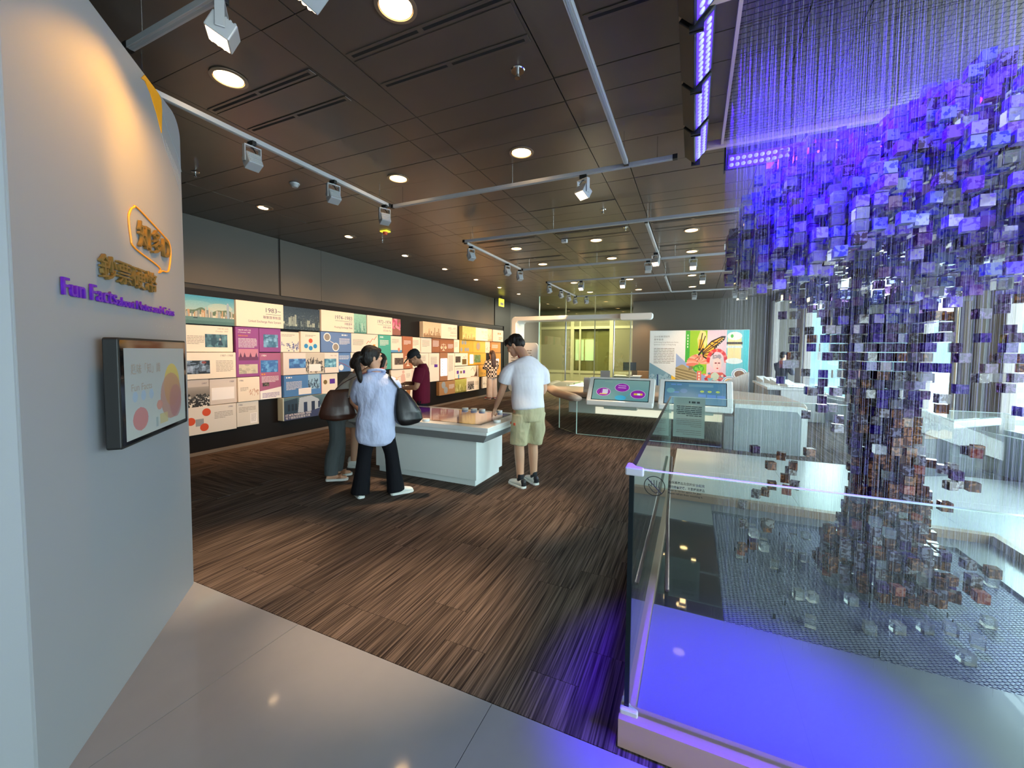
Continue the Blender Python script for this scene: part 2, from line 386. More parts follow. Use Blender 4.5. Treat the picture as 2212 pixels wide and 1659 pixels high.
# ---- pictures drawn as coloured meshes
class Canvas:
    def __init__(s, nx, ny, bgc=(255, 255, 255)):
        s.q = 3 if nx < 60 else 2; nx, ny = nx*s.q, ny*s.q
        s.nx, s.ny = nx, ny; s.a = np.zeros((ny, nx, 3)); s.a[:] = bgc
        s.U, s.V = np.meshgrid((np.arange(nx)+.5)/nx, (np.arange(ny)+.5)/ny)      # v up
    def put(s, mask, colr, k=1.):
        mm = (np.clip(mask, 0, 1)*k)[..., None] if mask.dtype != bool else (mask*k)[..., None]
        s.a = s.a*(1-mm) + np.asarray(colr, float)*mm; return s
    def grad(s, c0, c1, v0=0., v1=1.):
        t = np.clip((s.V-v0)/(v1-v0), 0, 1)[..., None]; s.a = np.asarray(c0, float)*(1-t)+np.asarray(c1, float)*t; return s
    def rect(s, u0, u1, v0, v1, colr, k=1.): return s.put((s.U >= u0) & (s.U <= u1) & (s.V >= v0) & (s.V <= v1), colr, k)
    def ell(s, u, v, ru, rv, colr, k=1., rot=0.):
        du, dv = s.U-u, s.V-v
        if rot: du, dv = du*math.cos(rot)+dv*math.sin(rot), -du*math.sin(rot)+dv*math.cos(rot)
        return s.put((du/ru)**2+(dv/rv)**2 <= 1, colr, k)
    def poly(s, pts, colr, k=1.):
        ins = np.zeros(s.U.shape, bool); n = len(pts)
        for i in range(n):
            (x0, y0), (x1, y1) = pts[i], pts[(i+1) % n]
            if y0 == y1: continue
            cr = ((y0 > s.V) != (y1 > s.V)) & (s.U < (x1-x0)*(s.V-y0)/(y1-y0)+x0); ins ^= cr
        return s.put(ins, colr, k)
    def line(s, p, q, wd, colr, k=1.):
        asp = s.nx/s.ny; ax, ay = p[0]*asp, p[1]; bx, by = q[0]*asp, q[1]; U = s.U*asp
        L2 = (bx-ax)**2+(by-ay)**2+1e-9; t = np.clip(((U-ax)*(bx-ax)+(s.V-ay)*(by-ay))/L2, 0, 1)
        return s.put(np.hypot(U-ax-t*(bx-ax), s.V-ay-t*(by-ay)) <= wd, colr, k)
    def grain(s, amt, cell=1, seed=0, mask=None):
        cell *= max(1, s.q-1)
        g = np.random.default_rng(seed).normal(0, amt, (s.ny//cell+1, s.nx//cell+1)); g = np.kron(g, np.ones((cell, cell)))[:s.ny, :s.nx]
        if mask is not None: g = g*mask
        s.a = np.clip(s.a+g[..., None], 0, 255); return s
def picture(cv, frame, x0, x1, y0, y1, m, parent, name='picture', lift=.001):
    ny, nx = cv.ny, cv.nx; px = np.linspace(x0, x1, nx+1); py = np.linspace(y0, y1, ny+1)
    X, Y = np.meshgrid(px, py); co = np.stack([X, Y, np.full_like(X, lift)], -1).reshape(-1, 3)
    R = np.array(frame.to_3x3()); co = co @ R.T + np.array(frame.translation)
    i = np.arange(nx*ny); j = i//nx; k = j*(nx+1)+i % nx
    f = np.stack([k, k+1, k+nx+2, k+nx+1], -1).astype(np.int32)
    me = bpy.data.meshes.new(name); me.vertices.add(len(co)); me.vertices.foreach_set('co', co.ravel())
    me.loops.add(4*nx*ny); me.loops.foreach_set('vertex_index', f.ravel()); me.polygons.add(nx*ny)
    me.polygons.foreach_set('loop_start', np.arange(0, 4*nx*ny, 4, dtype=np.int32)); me.update(calc_edges=True)
    at = me.attributes.new('print', 'FLOAT_COLOR', 'FACE')
    cc = np.ones((nx*ny, 4), np.float32); cc[:, :3] = lin(cv.a.reshape(-1, 3)/255.); at.data.foreach_set('color', cc.ravel())
    me.materials.append(M[m])
    return link(name, me, parent)

# ================================================================== SETTING
# ---- floor
floor = struct(MB().box(-7, 4.3, -4.2, 18.4, -.12, -.004).build('floor', 'carpet_y'))
PXPOLY = [(-6.1, 3.0), (-4.8, 2.35), (-3.75, 3.7), (-3.75, 4.9), (-6.1, 4.9)]
def in_poly(x, y, P):
    r = False
    for i in range(len(P)):
        (x0, y0), (x1, y1) = P[i], P[(i+1) % len(P)]
        if (y0 > y) != (y1 > y) and x < (x1-x0)*(y-y0)/(y1-y0)+x0: r = not r
    return r
_pl = {}
def plank(x, y, lx, ly, m, z=0.):
    k = (round(lx, 3), round(ly, 3), m)
    if k not in _pl:
        g = .0012; me = MB().box(g, lx-g, g, ly-g, -.0039, 0).mesh('carpet_plank'); me.materials.append(M[m]); _pl[k] = me
    link('carpet_plank', _pl[k], floor, loc=(x, y, z))
for i in range(29):
    x = -6.2 + i*.25
    if x > -.3 and x < 0: x = -.45 if False else x
    y = 1.555; first = True
    top = 7.5 if x < -.3 else 10.
    if x >= -.25: y = 7.16; first = False
    off = random.choice([.25, .5, .75, 1.])
    while y < top-.05:
        L = off if first else 1.; first = False; L = min(L, top-y); lx = .25 if x+.25 <= -.23 or y > 4 else max(.02, -.232-x)
        if not in_poly(x+.125, y+L/2, PXPOLY): plank(x, y, lx, L, 'carpet_y')
        y += L
y = 2.3
while y < 4.95:
    x = -6.2-random.random()*.6
    while x < -3.6:
        if in_poly(x+.5, y+.125, PXPOLY): plank(x, y, 1., .25, 'carpet_x', .0006)
        x += 1.
    y += .25
def tiles(xs, ys, m='floor_tile'):
    for a, b in zip(xs[:-1], xs[1:]):
        for p, q in zip(ys[:-1], ys[1:]):
            g = .0016; MB().box(a+g, b-g, p+g, q-g, -.0039, .004).build('floor_tile', m, floor)
MB().box(-6.9, 4.2, -4.1, 1.55, -.0045, -.002).build('tile_bed', 'joint', floor)
tiles([-4.53, -3.28, -2.03, -.78, .47, 1.72, 2.97, 4.2], [-4.1, -.95, 1.55])
tiles([-.21, 1.04, 2.29, 3.54, 4.2], [4.62, 5.9, 7.15], 'floor_tile_lit')
tiles([2.33, 3.54, 4.2], [1.552, 3.1, 4.62], 'floor_tile_lit')

# ---- ceiling of dark metal panels
ceiling = struct(MB().box(-7, 4.3, -4.2, 18.4, 3.535, 3.62).build('ceiling', 'slot_black'))
CX = [-6.75, -5.45, -5.15, -3.95, -3.65, -2.45, -2.15, -.96, -.66, .54, .84, 2.04, 2.34, 4.2]
CY = [-4.1, -2.6, -1.1, .3, 1.69, 2.81, 3.09, 3.48, 3.87, 4.43, 4.71, 5.27, 5.55, 5.83, 6.24, 6.9, 7.3, 7.66, 8.3, 8.8, 9.3, 9.9, 10.6, 11.3, 11.9, 12.6, 13.3, 14.2, 15.1, 16., 17., 18.3]
_far = MB(); _pc = {}
for a, b in zip(CX[:-1], CX[1:]):
    for p, q in zip(CY[:-1], CY[1:]):
        g = .004
        if q > 9.4 or q <= .3: _far.box(a+g, b-g, p+g, q-g, 3.51, 3.532); continue
        k = (round(b-a, 3), round(q-p, 3))
        if k not in _pc:
            me = MB().box(g, b-a-g, g, q-p-g, 0, .022).mesh('ceiling_panel'); me.materials.append(M['ceiling_metal']); _pc[k] = me
        link('ceiling_panel', _pc[k], ceiling, loc=(a, p, 3.51+random.uniform(0, .002)), rot=(random.gauss(0, .0016), random.gauss(0, .0012), 0))
tag(_far.build('distant_panels', 'ceiling_metal', ceiling), kind='stuff')

# ---- left wall
wall = struct(MB().box(-7, -6.7, -4.2, 18.4, 0, 3.52).build('wall_left', 'wall_dark'))
for y0, y1 in ((-4.1, 4.83), (4.87, 5.72), (5.724, 13.2), (14.62, 18.2)):
    MB().box(-6.7, -6.672, y0, y1, 2.53 if y0 < 14 else .08, 3.508).build('wall_panel', 'wall_paint', wall, bevel=.003)
MB().box(-6.7, -6.66, 2.0, 13.9, .05, 2.46).build('backing_board', 'black_backing', wall)
struct(MB().box(-6.7, -6.64, 1.6, 14, 0, .05).build('baseboard_left', 'baseboard'))
MB().box(-6.7, -6.662, 13.25, 14.62, 2.54, 3.508).build('wall_panel', 'black_matt', wall); MB().box(-6.7, -6.662, 14.02, 14.62, 0, 2.538).build('wall_panel', 'black_matt', wall)

# ---- far end
wb = struct(MB().box(-2.16, 3.4, 16.0, 16.3, 0, 3.52).build('wall_back', 'wall_paint'))
struct(MB().box(-7, -1.3, 18.15, 18.4, 0, 3.52).build('wall_far', 'cream_panel'))
struct(MB().box(-7, 4.3, -4.4, -4.1, 0, 3.52).build('wall_front', 'white_satin'))
# office front behind the glass: cream framed screen with panes
wf = tag(thing('office_screen', 'cream framed glazed office front far behind the olive glass', 'screen', (0, 18.0, 0)))
bars = [(-6.7, -6.6), (-5.15, -5.0), (-3.4, -3.2), (-1.75, -1.6)]
for x0, x1 in bars + [(-4.75, -4.68)]: MB().box(x0, x1, -.06, .06, 0, 3.2).build('mullion', 'cream_frame', wf)
for z0, z1 in ((.0, .08), (2.62, 2.74), (3.16, 3.26), (.62, .74)): MB().box(-6.7, -1.5, -.05, .05, z0, z1).build('rail', 'cream_frame', wf)
for x0, x1 in ((-6.6, -5.15), (-3.2, -1.75)):
    MB().box(x0, x1, -.015, .015, .74, 2.62).build('blind', 'cream_panel', wf)
for x0, x1 in ((-6.6, -5.15), (-5., -3.4), (-3.2, -1.75)):
    MB().box(x0, x1, -.02, .02, 2.74, 3.16).build('panel', 'cream_panel', wf); MB().box(x0, x1, -.02, .02, .08, .62).build('panel', 'cream_frame', wf)
pw = MB().box(-5., -3.4, -.01, .01, .74, 2.62).build('pane', 'glass_olive', wf)
mat('office_dim', srgb(120, 110, 84), .8); mat('office_sky', srgb(190, 214, 205), .6, emit=.75, ecol=srgb(196, 224, 214))
bk = thing('bright_window', 'pale bright window seen through the office front', 'window', (-4.55, 18.13, 1.2))
MB().box(-.42, .42, -.005, .01, 0, .95).build('pane', 'office_sky', bk); MB().box(-.46, .46, -.002, .004, .95, 1.0).build('frame', 'cream_frame', bk)
MB().box(-.03, .03, -.012, .0, 0, .95).build('mullion', 'cream_frame', bk)
# olive glass partition
gw = struct(MB().box(-4.95, -1.86, 13.29, 13.302, .0, 3.5).build('window_1', 'glass_olive'))
for x in (-4.95, -4.0, -3.0, -1.86): MB().box(x-.012, x+.012, 13.27, 13.32, 0, 3.5).build('glass_fin', 'cream_frame' if x > -4.9 else 'edge_glass', gw)
for x in (-3.96, -2.36): MB().cyl((x, 13.2, .3), .022, 2.3, 12).build('pull_bar', 'chrome', gw)

# ---- window front on the right (slightly skewed to the room)
FM = basis(FP0, FD, (0, 0, 1))          # local x along the front, y up, z = FD x up
sgn = 1 if (FD.cross(Vector((0, 0, 1)))).dot(FN) > 0 else -1
FR = FM
def fbox(t0, t1, z0, z1, o0, o1): return MB().box(t0, t1, z0, z1, min(o0*sgn, o1*sgn), max(o0*sgn, o1*sgn), T=FR)
wr = struct(fbox(-11.6, 9.75, 0, .5, 0, .25).build('wall_right', 'mullion_light'))
fbox(-11.6, 9.75, 3.32, 3.52, -.02, .25).build('header', 'wall_paint', wr)
fbox(-11.6, 9.75, .5, .54, -.06, .25).build('sill', 'mullion_light', wr)
COLS = [(-11.6, -11.2), (-8.7, -8.3), (-6.3, -5.9), (-3.9, -3.5), (-1.5, -1.1), (.92, 1.81), (2.45, 2.78), (4.31, 4.71), (6.86, 7.40), (9.2, 9.75)]
for i, (a, b) in enumerate(COLS):
    tr = struct(fbox(a, b, .54, 3.32, -.03, .14).build('trim_%d' % (i+1), 'mullion', bevel=.01))
    if b-a > .6:
        for q, m in ((.28, 'mullion_light'), (.52, 'mullion_light'), (.74, 'chrome')):
            fbox(a+q-.02, a+q+.1 if q < .7 else a+q+.03, .54, 3.32, -.06, -.02).build('cover_strip', m, tr, bevel=.012)
    else: fbox(a+.05, a+.12, .54, 3.32, -.05, -.02).build('cover_strip', 'mullion_light', tr)
for i, ((_, a), (b, _)) in enumerate(zip(COLS[:-1], COLS[1:])):
    wn = struct(fbox(a, b, .54, .60, .02, .1).build('window_%d' % (i+2), 'mullion_light'))
    fbox(a, b, 3.26, 3.32, .02, .1).build('frame', 'mullion_light', wn)
    fbox(a, b, .60, 3.26, .05, .062).build('pane', 'glass_window', wn)
# outdoors, far below and away: a hill ridge and a pale tower
def hill():
    n = 60; R = []; b = MB(); vs = []; fs = []
    for j in range(7):
        for i in range(n):
            a = .15 + 1.15*i/(n-1); d = 420+60*j
            h = (68+16*math.sin(5.1*a+.4)+9*math.sin(13*a)+5*math.sin(31*a+j))*math.sin(PI*(j+.6)/7.4) - 60
            vs.append((d*math.sin(a), d*math.cos(a), h + 30*math.sin(PI*(j)/6)))
    for j in range(6):
        for i in range(n-1): fs.append((j*n+i, j*n+i+1, (j+1)*n+i+1, (j+1)*n+i))
    o = b.add(vs, fs).build('hill', 'hill', smooth=True); o['kind'] = 'structure'
hill()
tw = thing('tower_block', 'pale high tower with banded windows seen through the window gap', 'building', (58, 126, -120))
MB().box(-6, 6, -6, 6, 0, 118.5).build('tower_wall', 'tower', tw)
tb = MB()
for k in range(14):
    for x0, x1 in ((-5.4, -.5), (.5, 5.4)): tb.box(x0, x1, -6.1, -6, 84+k*2.3, 85.2+k*2.3)
    tb.box(-6.1, -6, -5.4, 5.4, 84+k*2.3, 85.2+k*2.3)
tb.build('window_band', 'tower_dark', tw)

# ---- freestanding white title wall
P0 = Vector((-3.03, 1.54, 0)); WD = Vector((.93, -.90, 0)).normalized(); WN = Vector((-WD.y, WD.x, 0))
# seen from the room, print runs from s = 1.46 (left) to s = 0 (right): local x = -WD
TWF = basis(P0 + WD*1.455, -WD, (0, 0, 1))      # x = 1.455 - s, y = up, z = out of the wall
tf = struct(MB().prism([(0, 0), (1.455, 0)] + [(1.455-.13+.13*math.cos(a), 2.90+.13*math.sin(a)) for a in [PI/2*i/8 for i in range(9)]] + [(0, 3.03)], -.16, 0, T=TWF).build('wall_title', 'panel_white', bevel=.006))
C0 = P0 + WD*1.455
struct(MB().box(-.16, .0, -2.9, 0, 0, 3.03, T=Matrix.Translation(C0)).build('wall_return', 'panel_white', bevel=.006))
def sz(L): return [(1.455-s, z) for s, z in L]
MB().prism(sz([(.519, 2.979), (.475, 2.99), (.415, 2.96), (.344, 2.89), (.29, 2.814), (.275, 2.952), (.28, 3.002), (.315, 3.02), (.48, 3.02)]), .0002, .004, T=TWF).build('inlay', 'orange_inlay', tf)
ln = MB()
for cv_ in ([(.29, 2.814), (.233, 2.744), (.148, 2.689), (.036, 2.58)], [(.28, 2.95), (.179, 2.868), (.068, 2.798), (.0, 2.711)]):
    ln.tube([TWF @ Vector((1.455-s, z, .001)) for s, z in cv_], .0012, 4)
for k in range(9):
    ln.tube([TWF @ Vector((1.455-.24+.022*k, 2.80-.012*k, .001)), TWF @ Vector((1.455-.20+.022*k, 2.73-.012*k, .001))], .0008, 4)
ln.build('engraved_line', 'counter_grey', tf)

# ================================================================== THINGS ON THE TITLE WALL
def letters(body, x, y, h, w, thick, m, parent, bold=.02, name='letter', frame=TWF, lift=.005):
    """raised lettering, every character its own piece; fills width w from x"""
    full = text_mesh(body, bold); fx0, fx1, fy0, fy1 = mesh_bounds(full); sx = w/(fx1-fx0); s = h/(fy1-fy0)
    for i, ch in enumerate(body):
        if ch == ' ': continue
        pre = text_mesh(body[:i+1], bold); _, px1, _, _ = mesh_bounds(pre)
        me = text_mesh(ch, bold, .5).copy(); a0, a1, b0, b1 = mesh_bounds(me)
        zz = np.empty(len(me.vertices)*3); me.vertices.foreach_get('co', zz); zz = zz.reshape(-1, 3)
        ex = max(zz[:, 2].max()-zz[:, 2].min(), 1e-6)
        ox = x + (px1-a1-fx0)*sx; oy = y - fy0*s
        me.transform(frame @ Matrix.Translation((ox, oy, lift)) @ Matrix.Diagonal((sx, s, thick/ex, 1)) @ Matrix.Translation((0, 0, -zz[:, 2].min())))
        me.materials.clear(); me.materials.append(M[m]); link(name, me, parent)
bb = thing('speech_bubble_sign', 'orange outlined speech bubble with raised gold characters on white wall', 'sign')
bp = [(.708, 2.215), (.684, 2.258), (.65, 2.28), (.607, 2.287), (.296, 2.224), (.24, 2.204), (.221, 2.145), (.252, 2.05), (.289, 2.026), (.345, 2.021), (.39, 2.004), (.387, 2.036), (.656, 2.078), (.694, 2.122)]
MB().tube([TWF @ Vector((1.455-s, z, .004)) for s, z in bp+bp[:2]], .0045, 6, sub=4).build('outline', 'ink_orange', bb)
letters('知多D', 1.455-.636, 2.092, .135, .371, .014, 'gold', bb, .004)
gs = thing('gold_title_sign', 'raised gold title of four characters on the white wall', 'sign')
letters('鈔票硬幣', 1.455-.987, 1.878, .108, .532, .013, 'gold', gs, .004)
pl_ = thing('purple_title_sign', 'raised purple English title under the gold characters', 'sign')
letters('Fun Facts', 1.455-1.232, 1.776, .066, .372, .009, 'letter_purple', pl_, .006)
letters('about Notes and Coins', 1.455-.848, 1.774, .043, .63, .008, 'letter_purple', pl_, .004)
dt = thing('pinhole_grille', 'small double row of holes in white wall above the screen', 'grille')
for k in range(10): MB().cyl((0, 0, 0), .0035, .0006, 10, T=TWF @ Matrix.Translation((1.455-.44+(k % 5)*.048, 1.704-.041*(k//5), .0001))).build('hole', 'counter_grey', dt)
tv = thing('wall_screen', 'black framed touch screen mounted on the white title wall', 'screen', TWF @ Vector((1.455-.675, 1.385, 0)))
TT = Matrix.Translation(-tv.location) @ TWF @ Matrix.Translation((1.455-.675, 1.385, 0))
MB().prism(rounded(-.375, .375, -.24, .24, .012), .034, .086, T=TT).build('casing', 'black_matt', tv, bevel=.004)
MB().box(-.12, .12, -.1, .1, 0, .036, T=TT).build('wall_bracket', 'black_matt', tv)
MB().prism(rounded(-.365, .365, -.23, .23, .01), .086, .0875, T=TT).build('bezel_glass', 'black_gloss', tv)
cvs = Canvas(96, 60, (150, 158, 160)).grad((158, 164, 160), (132, 142, 146))
cvs.ell(.74, .52, .15, .28, (168, 152, 78)).ell(.72, .38, .2, .3, (150, 104, 92), .7).ell(.80, .3, .12, .22, (140, 92, 96), .6).ell(.2, .2, .11, .13, (164, 104, 104), .9).ell(.5, .3, .05, .06, (170, 112, 100), .8)
for k in range(3): cvs.ell(.13+.12*k, .46, .035, .06, (128, 150, 172), .9)
cvs.rect(.43, .47, .04, .16, (120, 136, 140), .8); cvs.rect(.5, .64, .06, .18, (166, 152, 100), .7)
picture(cvs, TT, -.335, .335, -.215, .195, 'print_dim', tv, 'display', .088)
for bdy, y, h, wd in (('趣味「知」識', .075, .05, .30), ('Fun Facts', .0, .032, .2)): write(bdy, TT, -.28, y, h, 'ink_grey', tv, 'L', .01, wd, 'display_text', .0886)

# ================================================================== TIMELINE BOARDS ON THE LEFT WALL
PAPER = (240, 226, 208); PAPER2 = (232, 220, 212)
BD = {}
def board(key, y0, y1, z0, z1, d, col, label, cat='display board', r=.006):
    o = thing('display_board', label, cat, (-6.66, y0, z0), 0, 'timeline boards')
    w, h = y1-y0-.008, z1-z0-.008
    F = basis((0, .004, .004), (0, 1, 0), (0, 0, 1))
    k = 'board_%02x%02x%02x' % tuple(int(v) for v in col)
    if k not in M: mat(k, srgb(*col), .42)
    MB().prism(rounded(0, w, 0, h, r), .0, d, T=F).build('board', k, o, bevel=.004)
    F = basis((d, .004, .004), (0, 1, 0), (0, 0, 1)); BD[key] = (o, F, w, h); return o, F, w, h
def photo(key, cv, x0, x1, y0, y1, m='print_paper', name='picture'):
    o, F, w, h = BD[key]; return picture(cv, F, x0*w, x1*w, y0*h, y1*h, m, o, name)
def para(key, x, y, w_, n, m='ink_grey', h=.008, p=.022, seed=0):
    o, F, w, h_ = BD[key]; text_lines(F, x*w, y*h_, w_*w, n, p, h, m, o, seed=sum(map(ord, key)) + seed)
def head(key, body, x, y, h, m, al='R', bold=0., w_=None):
    o, F, w, H = BD[key]; write(body, F, x*w, y*H, h, m, o, al, bold, w_, 'heading')
def screen_img(seed, base=(40, 66, 82), n=34, nx=40, ny=24, bright=(150, 186, 210)):
    cv = Canvas(nx, ny, base); q = np.random.default_rng(seed)
    for _ in range(n):
        u, v = q.random(2); s = q.random(); c_ = np.array(base)*(1-s)+np.array(bright)*s
        if q.random() < .5: cv.rect(u-.12, u+.12*q.random(), v-.2*q.random(), v+.2, c_, .6)
        else: cv.ell(u, v, .03+.12*q.random(), .04+.14*q.random(), c_, .6)
    return cv.grain(5, 1, seed)
def city(seed, sky0, sky1, dark, light, nx=70, ny=40, base=.1):
    cv = Canvas(nx, ny).grad(sky1, sky0); q = np.random.default_rng(seed)
    for k in range(46):
        u = q.random(); h = base+.12+.45*q.random()**2; w_ = .012+.03*q.random(); t = q.random()
        cv.rect(u-w_, u+w_, base, h, np.array(dark)*(1-t)+np.array(light)*t)
    cv.rect(0, 1, 0, base+.05, dark, .8)
    for k in range(260):
        u, v = q.random(), .75*q.random()**1.5; cv.rect(u, u+.008, v, v+.016, light, .35+.5*q.random())
    return cv.grain(9, 1, seed)
def skyline():
    cv = Canvas(110, 66).grad((206, 206, 186), (62, 146, 176), .3, 1.)
    cv.ell(.7, .62, .26, .16, (214, 206, 176), .5).ell(.25, .7, .3, .12, (150, 190, 190), .4)
    pts = [(0, .36)] + [(x, .45+.13*math.sin(6.3*x-.2)**2*(.6+.4*math.sin(3*x))+.03*math.sin(23*x)) for x in np.linspace(0, 1, 40)] + [(1, .3)]
    cv.poly(pts, (92, 112, 84)); q = np.random.default_rng(5)
    for k in range(60):
        u = q.random(); h = .34+.18*q.random(); w_ = .008+.016*q.random(); cv.rect(u-w_, u+w_, .24, h, [(178, 172, 156), (204, 186, 156), (150, 160, 158), (190, 150, 110), (120, 130, 130)][k % 5])
    cv.rect(.835, .885, .24, .78, (150, 166, 180)).rect(.845, .875, .78, .82, (160, 176, 190)).rect(.39, .42, .24, .62, (176, 176, 166)).rect(.46, .49, .24, .6, (196, 184, 160))
    cv.rect(0, 1, 0, .25, (76, 112, 108)); cv.rect(0, 1, .12, .25, (104, 140, 136), .6).rect(.16, .24, .2, .225, (40, 50, 56)); return cv.grain(6, 1, 2)
def crowd(nx=52, ny=60):
    cv = Canvas(nx, ny).grad((120, 112, 104), (168, 158, 150), .5, 1); q = np.random.default_rng(3)
    for k in range(90):
        v = .62-.62*(k/90)**.8; u = q.random(); s = .03+.06*(1-v); g = q.choice([30, 60, 190, 215, 230])
        cv.ell(u, v-s, s*1.1, s*1.5, (g, g*.97, g*.93)).ell(u, v+s*.6, s*.5, s*.55, (44, 38, 36))
    return cv
def ink_scene(seed, paper=PAPER, inkc=(70, 84, 140), n=26, nx=46, ny=40):
    cv = Canvas(nx, ny, paper); q = np.random.default_rng(seed)
    for k in range(n):
        u, v = q.random(), q.random()*.55; cv.line((u, v), (u+.1*(q.random()-.5), v+.28*q.random()), .018, inkc, .9); cv.ell(u, v+.2*q.random(), .03, .04, inkc, .8)
    return cv
def scales(col, nx=40, ny=60):
    W_ = (240, 220, 196); cv = Canvas(nx, ny, col)
    cv.rect(.47, .53, .14, .62, W_).rect(.2, .8, .58, .61, W_).poly([(.28, .1), (.72, .1), (.56, .18), (.44, .18)], W_).ell(.5, .64, .05, .03, W_)
    for u in (.22, .78):
        cv.line((u, .59), (u-.1, .36), .006, W_).line((u, .59), (u+.1, .36), .006, W_).ell(u, .36, .15, .12, W_).ell(u, .4, .1, .07, (200, 190, 140))
    return cv
# first row
board('sky', 3.34, 4.03, 1.94, 2.36, .05, (120, 160, 170), 'board with a colour harbour skyline under a blue sky'); photo('sky', skyline(), 0, 1, 0, 1)
def title(key, y0, y1, label, yr, zh, en, ink='ink', d=.085, z0=1.94, wy=.27, we=.5):
    board(key, y0, y1, z0, 2.36, d, (240, 224, 204), label)
    w = BD[key][2]; head(key, yr, .94, .62, .075, ink, 'R', 0, wy); o, F, w, h = BD[key]
    MB().box(.94*w-wy, .94*w, .54*h, .555*h, 0, .0015, T=F).build('rule', ink, o)
    head(key, zh, .94, .36, .05, ink, 'R', .0); head(key, en, .94, .16, .05, ink, 'R', 0, we)
title('1983', 4.03, 4.84, 'cream title board headed 1983 beside the harbour skyline', '1983~', '聯繫匯率制度', 'Linked Exchange Rate System', 'ink', .085, 1.94, .27, .56)
board('night', 4.84, 5.62, 1.94, 2.35, .05, (60, 70, 78), 'board with a dark blue night view of dense towers'); photo('night', city(8, (40, 52, 66), (70, 80, 86), (34, 44, 52), (190, 196, 176)), 0, 1, 0, 1)
title('1974', 5.62, 6.45, 'cream title board headed 1974–1983 beside the night view board', '1974–1983', '浮動匯率', 'Floating Exchange Rate', 'ink', .085, 1.94, .44, .46)
board('boats', 6.45, 6.84, 1.94, 2.36, .05, (120, 176, 160), 'small board with a green tinted harbour picture'); photo('boats', city(12, (150, 200, 180), (120, 180, 160), (60, 120, 110), (196, 224, 204), 34, 36, .02), 0, 1, 0, 1)
title('1972', 6.84, 7.66, 'cream title board headed 1972–1974 between green harbour and orchid pictures', '1972–1974', '與美元掛鈎', 'US Dollar Peg', 'ink', .07, 1.94, .44, .26)
board('orchid', 7.66, 7.98, 1.95, 2.35, .05, (180, 110, 110), 'narrow board with pink orchid petals')
cv = Canvas(30, 40, (150, 92, 80)); q = np.random.default_rng(4)
for k in range(16): cv.ell(q.random(), .3+.7*q.random(), .2, .08, [(214, 110, 150), (190, 70, 110), (226, 150, 170)][k % 3], .8, q.random()*3)
photo('orchid', cv, 0, 1, 0, 1)
board('sepia', 8.79, 9.63, 1.94, 2.36, .12, (226, 206, 180), 'thick board with a sepia picture of high mountain towers'); photo('sepia', city(21, (214, 184, 150), (232, 204, 170), (140, 100, 66), (226, 196, 160)), .02, .98, 0, 1)
title('1935', 9.63, 10.48, 'cream title board headed 1935–1972 right of the sepia tower picture', '1935–1972', '英鎊匯兌本位', 'Sterling Standard', 'ink_grey', .12, 1.93, .44, .34)
board('y63', 10.78, 11.62, 1.93, 2.36, .12, (222, 196, 110), 'thick board with a yellow tinted old harbour picture'); photo('y63', city(33, (214, 186, 100), (226, 204, 130), (150, 124, 50), (236, 218, 160), 50, 36, .05), .02, .98, 0, 1)
title('1863', 11.62, 12.46, 'cream title board headed 1863–1935 next to yellow harbour picture', '1863–1935', '銀本位', 'Silver Standard', 'ink_grey', .12, 1.93, .4, .3)
board('org', 12.46, 12.85, 1.93, 2.36, .1, (240, 196, 160), 'narrow pale orange board in the top row'); photo('org', city(40, (240, 206, 176), (236, 190, 150), (226, 150, 100), (244, 220, 196), 24, 30), .1, .9, 0, .9)
board('1846', 12.85, 13.72, 1.93, 2.36, .12, (240, 224, 204), 'last cream title board of the top row with rounded corner', r=.03); para('1846', .45, .62, .45, 1, 'ink_orange', .06); para('1846', .55, .3, .34, 2, 'ink_orange', .03, .06)
# second row
board('oct97', 3.33, 4.01, 1.53, 1.93, .03, PAPER, 'cream board with a dark inset screen of a seated speaker'); head('oct97', '1997年10月', .9, .86, .03, 'ink_grey'); head('oct97', 'October 1997', .9, .77, .022, 'ink_grey'); para('oct97', .06, .58, .34, 6)
photo('oct97', screen_img(1, (30, 50, 56), 30, 44, 26, (110, 150, 150)).ell(.66, .62, .05, .09, (150, 140, 130)).poly([(.56, .15), (.62, .5), (.72, .5), (.8, .15)], (24, 34, 44)), .41, .88, .18, .68, 'print_screen', 'inset_screen')
PURP = (146, 64, 136); PURP2 = (170, 92, 130)
board('pur', 4.03, 4.41, 1.13, 1.94, .06, PURP, 'purple board with a white heading and a meeting picture'); head('pur', '1983年10月17日', .1, .92, .028, 'ink_white', 'L'); head('pur', '17 October 1983', .1, .88, .02, 'ink_white', 'L'); head('pur', '聯繫匯率制度', .1, .81, .024, 'ink_orange', 'L'); para('pur', .1, .76, .8, 7, 'ink_white')
cv = Canvas(36, 20, (200, 130, 150)).rect(0, 1, 0, .3, (110, 40, 84)); [cv.poly([(u-.07, .28), (u, .7), (u+.07, .28)], (90, 30, 70)) for u in (.1, .3, .6, .9)]; photo('pur', cv, .1, .95, .33, .56)
photo('pur', screen_img(77, (206, 196, 172), 20, 36, 16, (150, 144, 130)), .1, .92, .06, .25)
board('pur2', 4.41, 4.8, 1.53, 1.94, .06, PURP, 'upper right purple board with a blue inset screen'); photo('pur2', screen_img(2, (40, 76, 100)), .18, .86, .2, .74, 'print_screen', 'inset_screen')
board('pur84', 4.41, 4.8, .73, 1.525, .05, PURP2, 'tall mauve board headed 1984 with blue inset screen'); head('pur84', '1984', .1, .92, .032, 'ink_white', 'L'); photo('pur84', screen_img(3, (44, 84, 140), 26, 40, 26, (120, 180, 210)), .05, .86, .58, .84, 'print_screen', 'inset_screen')
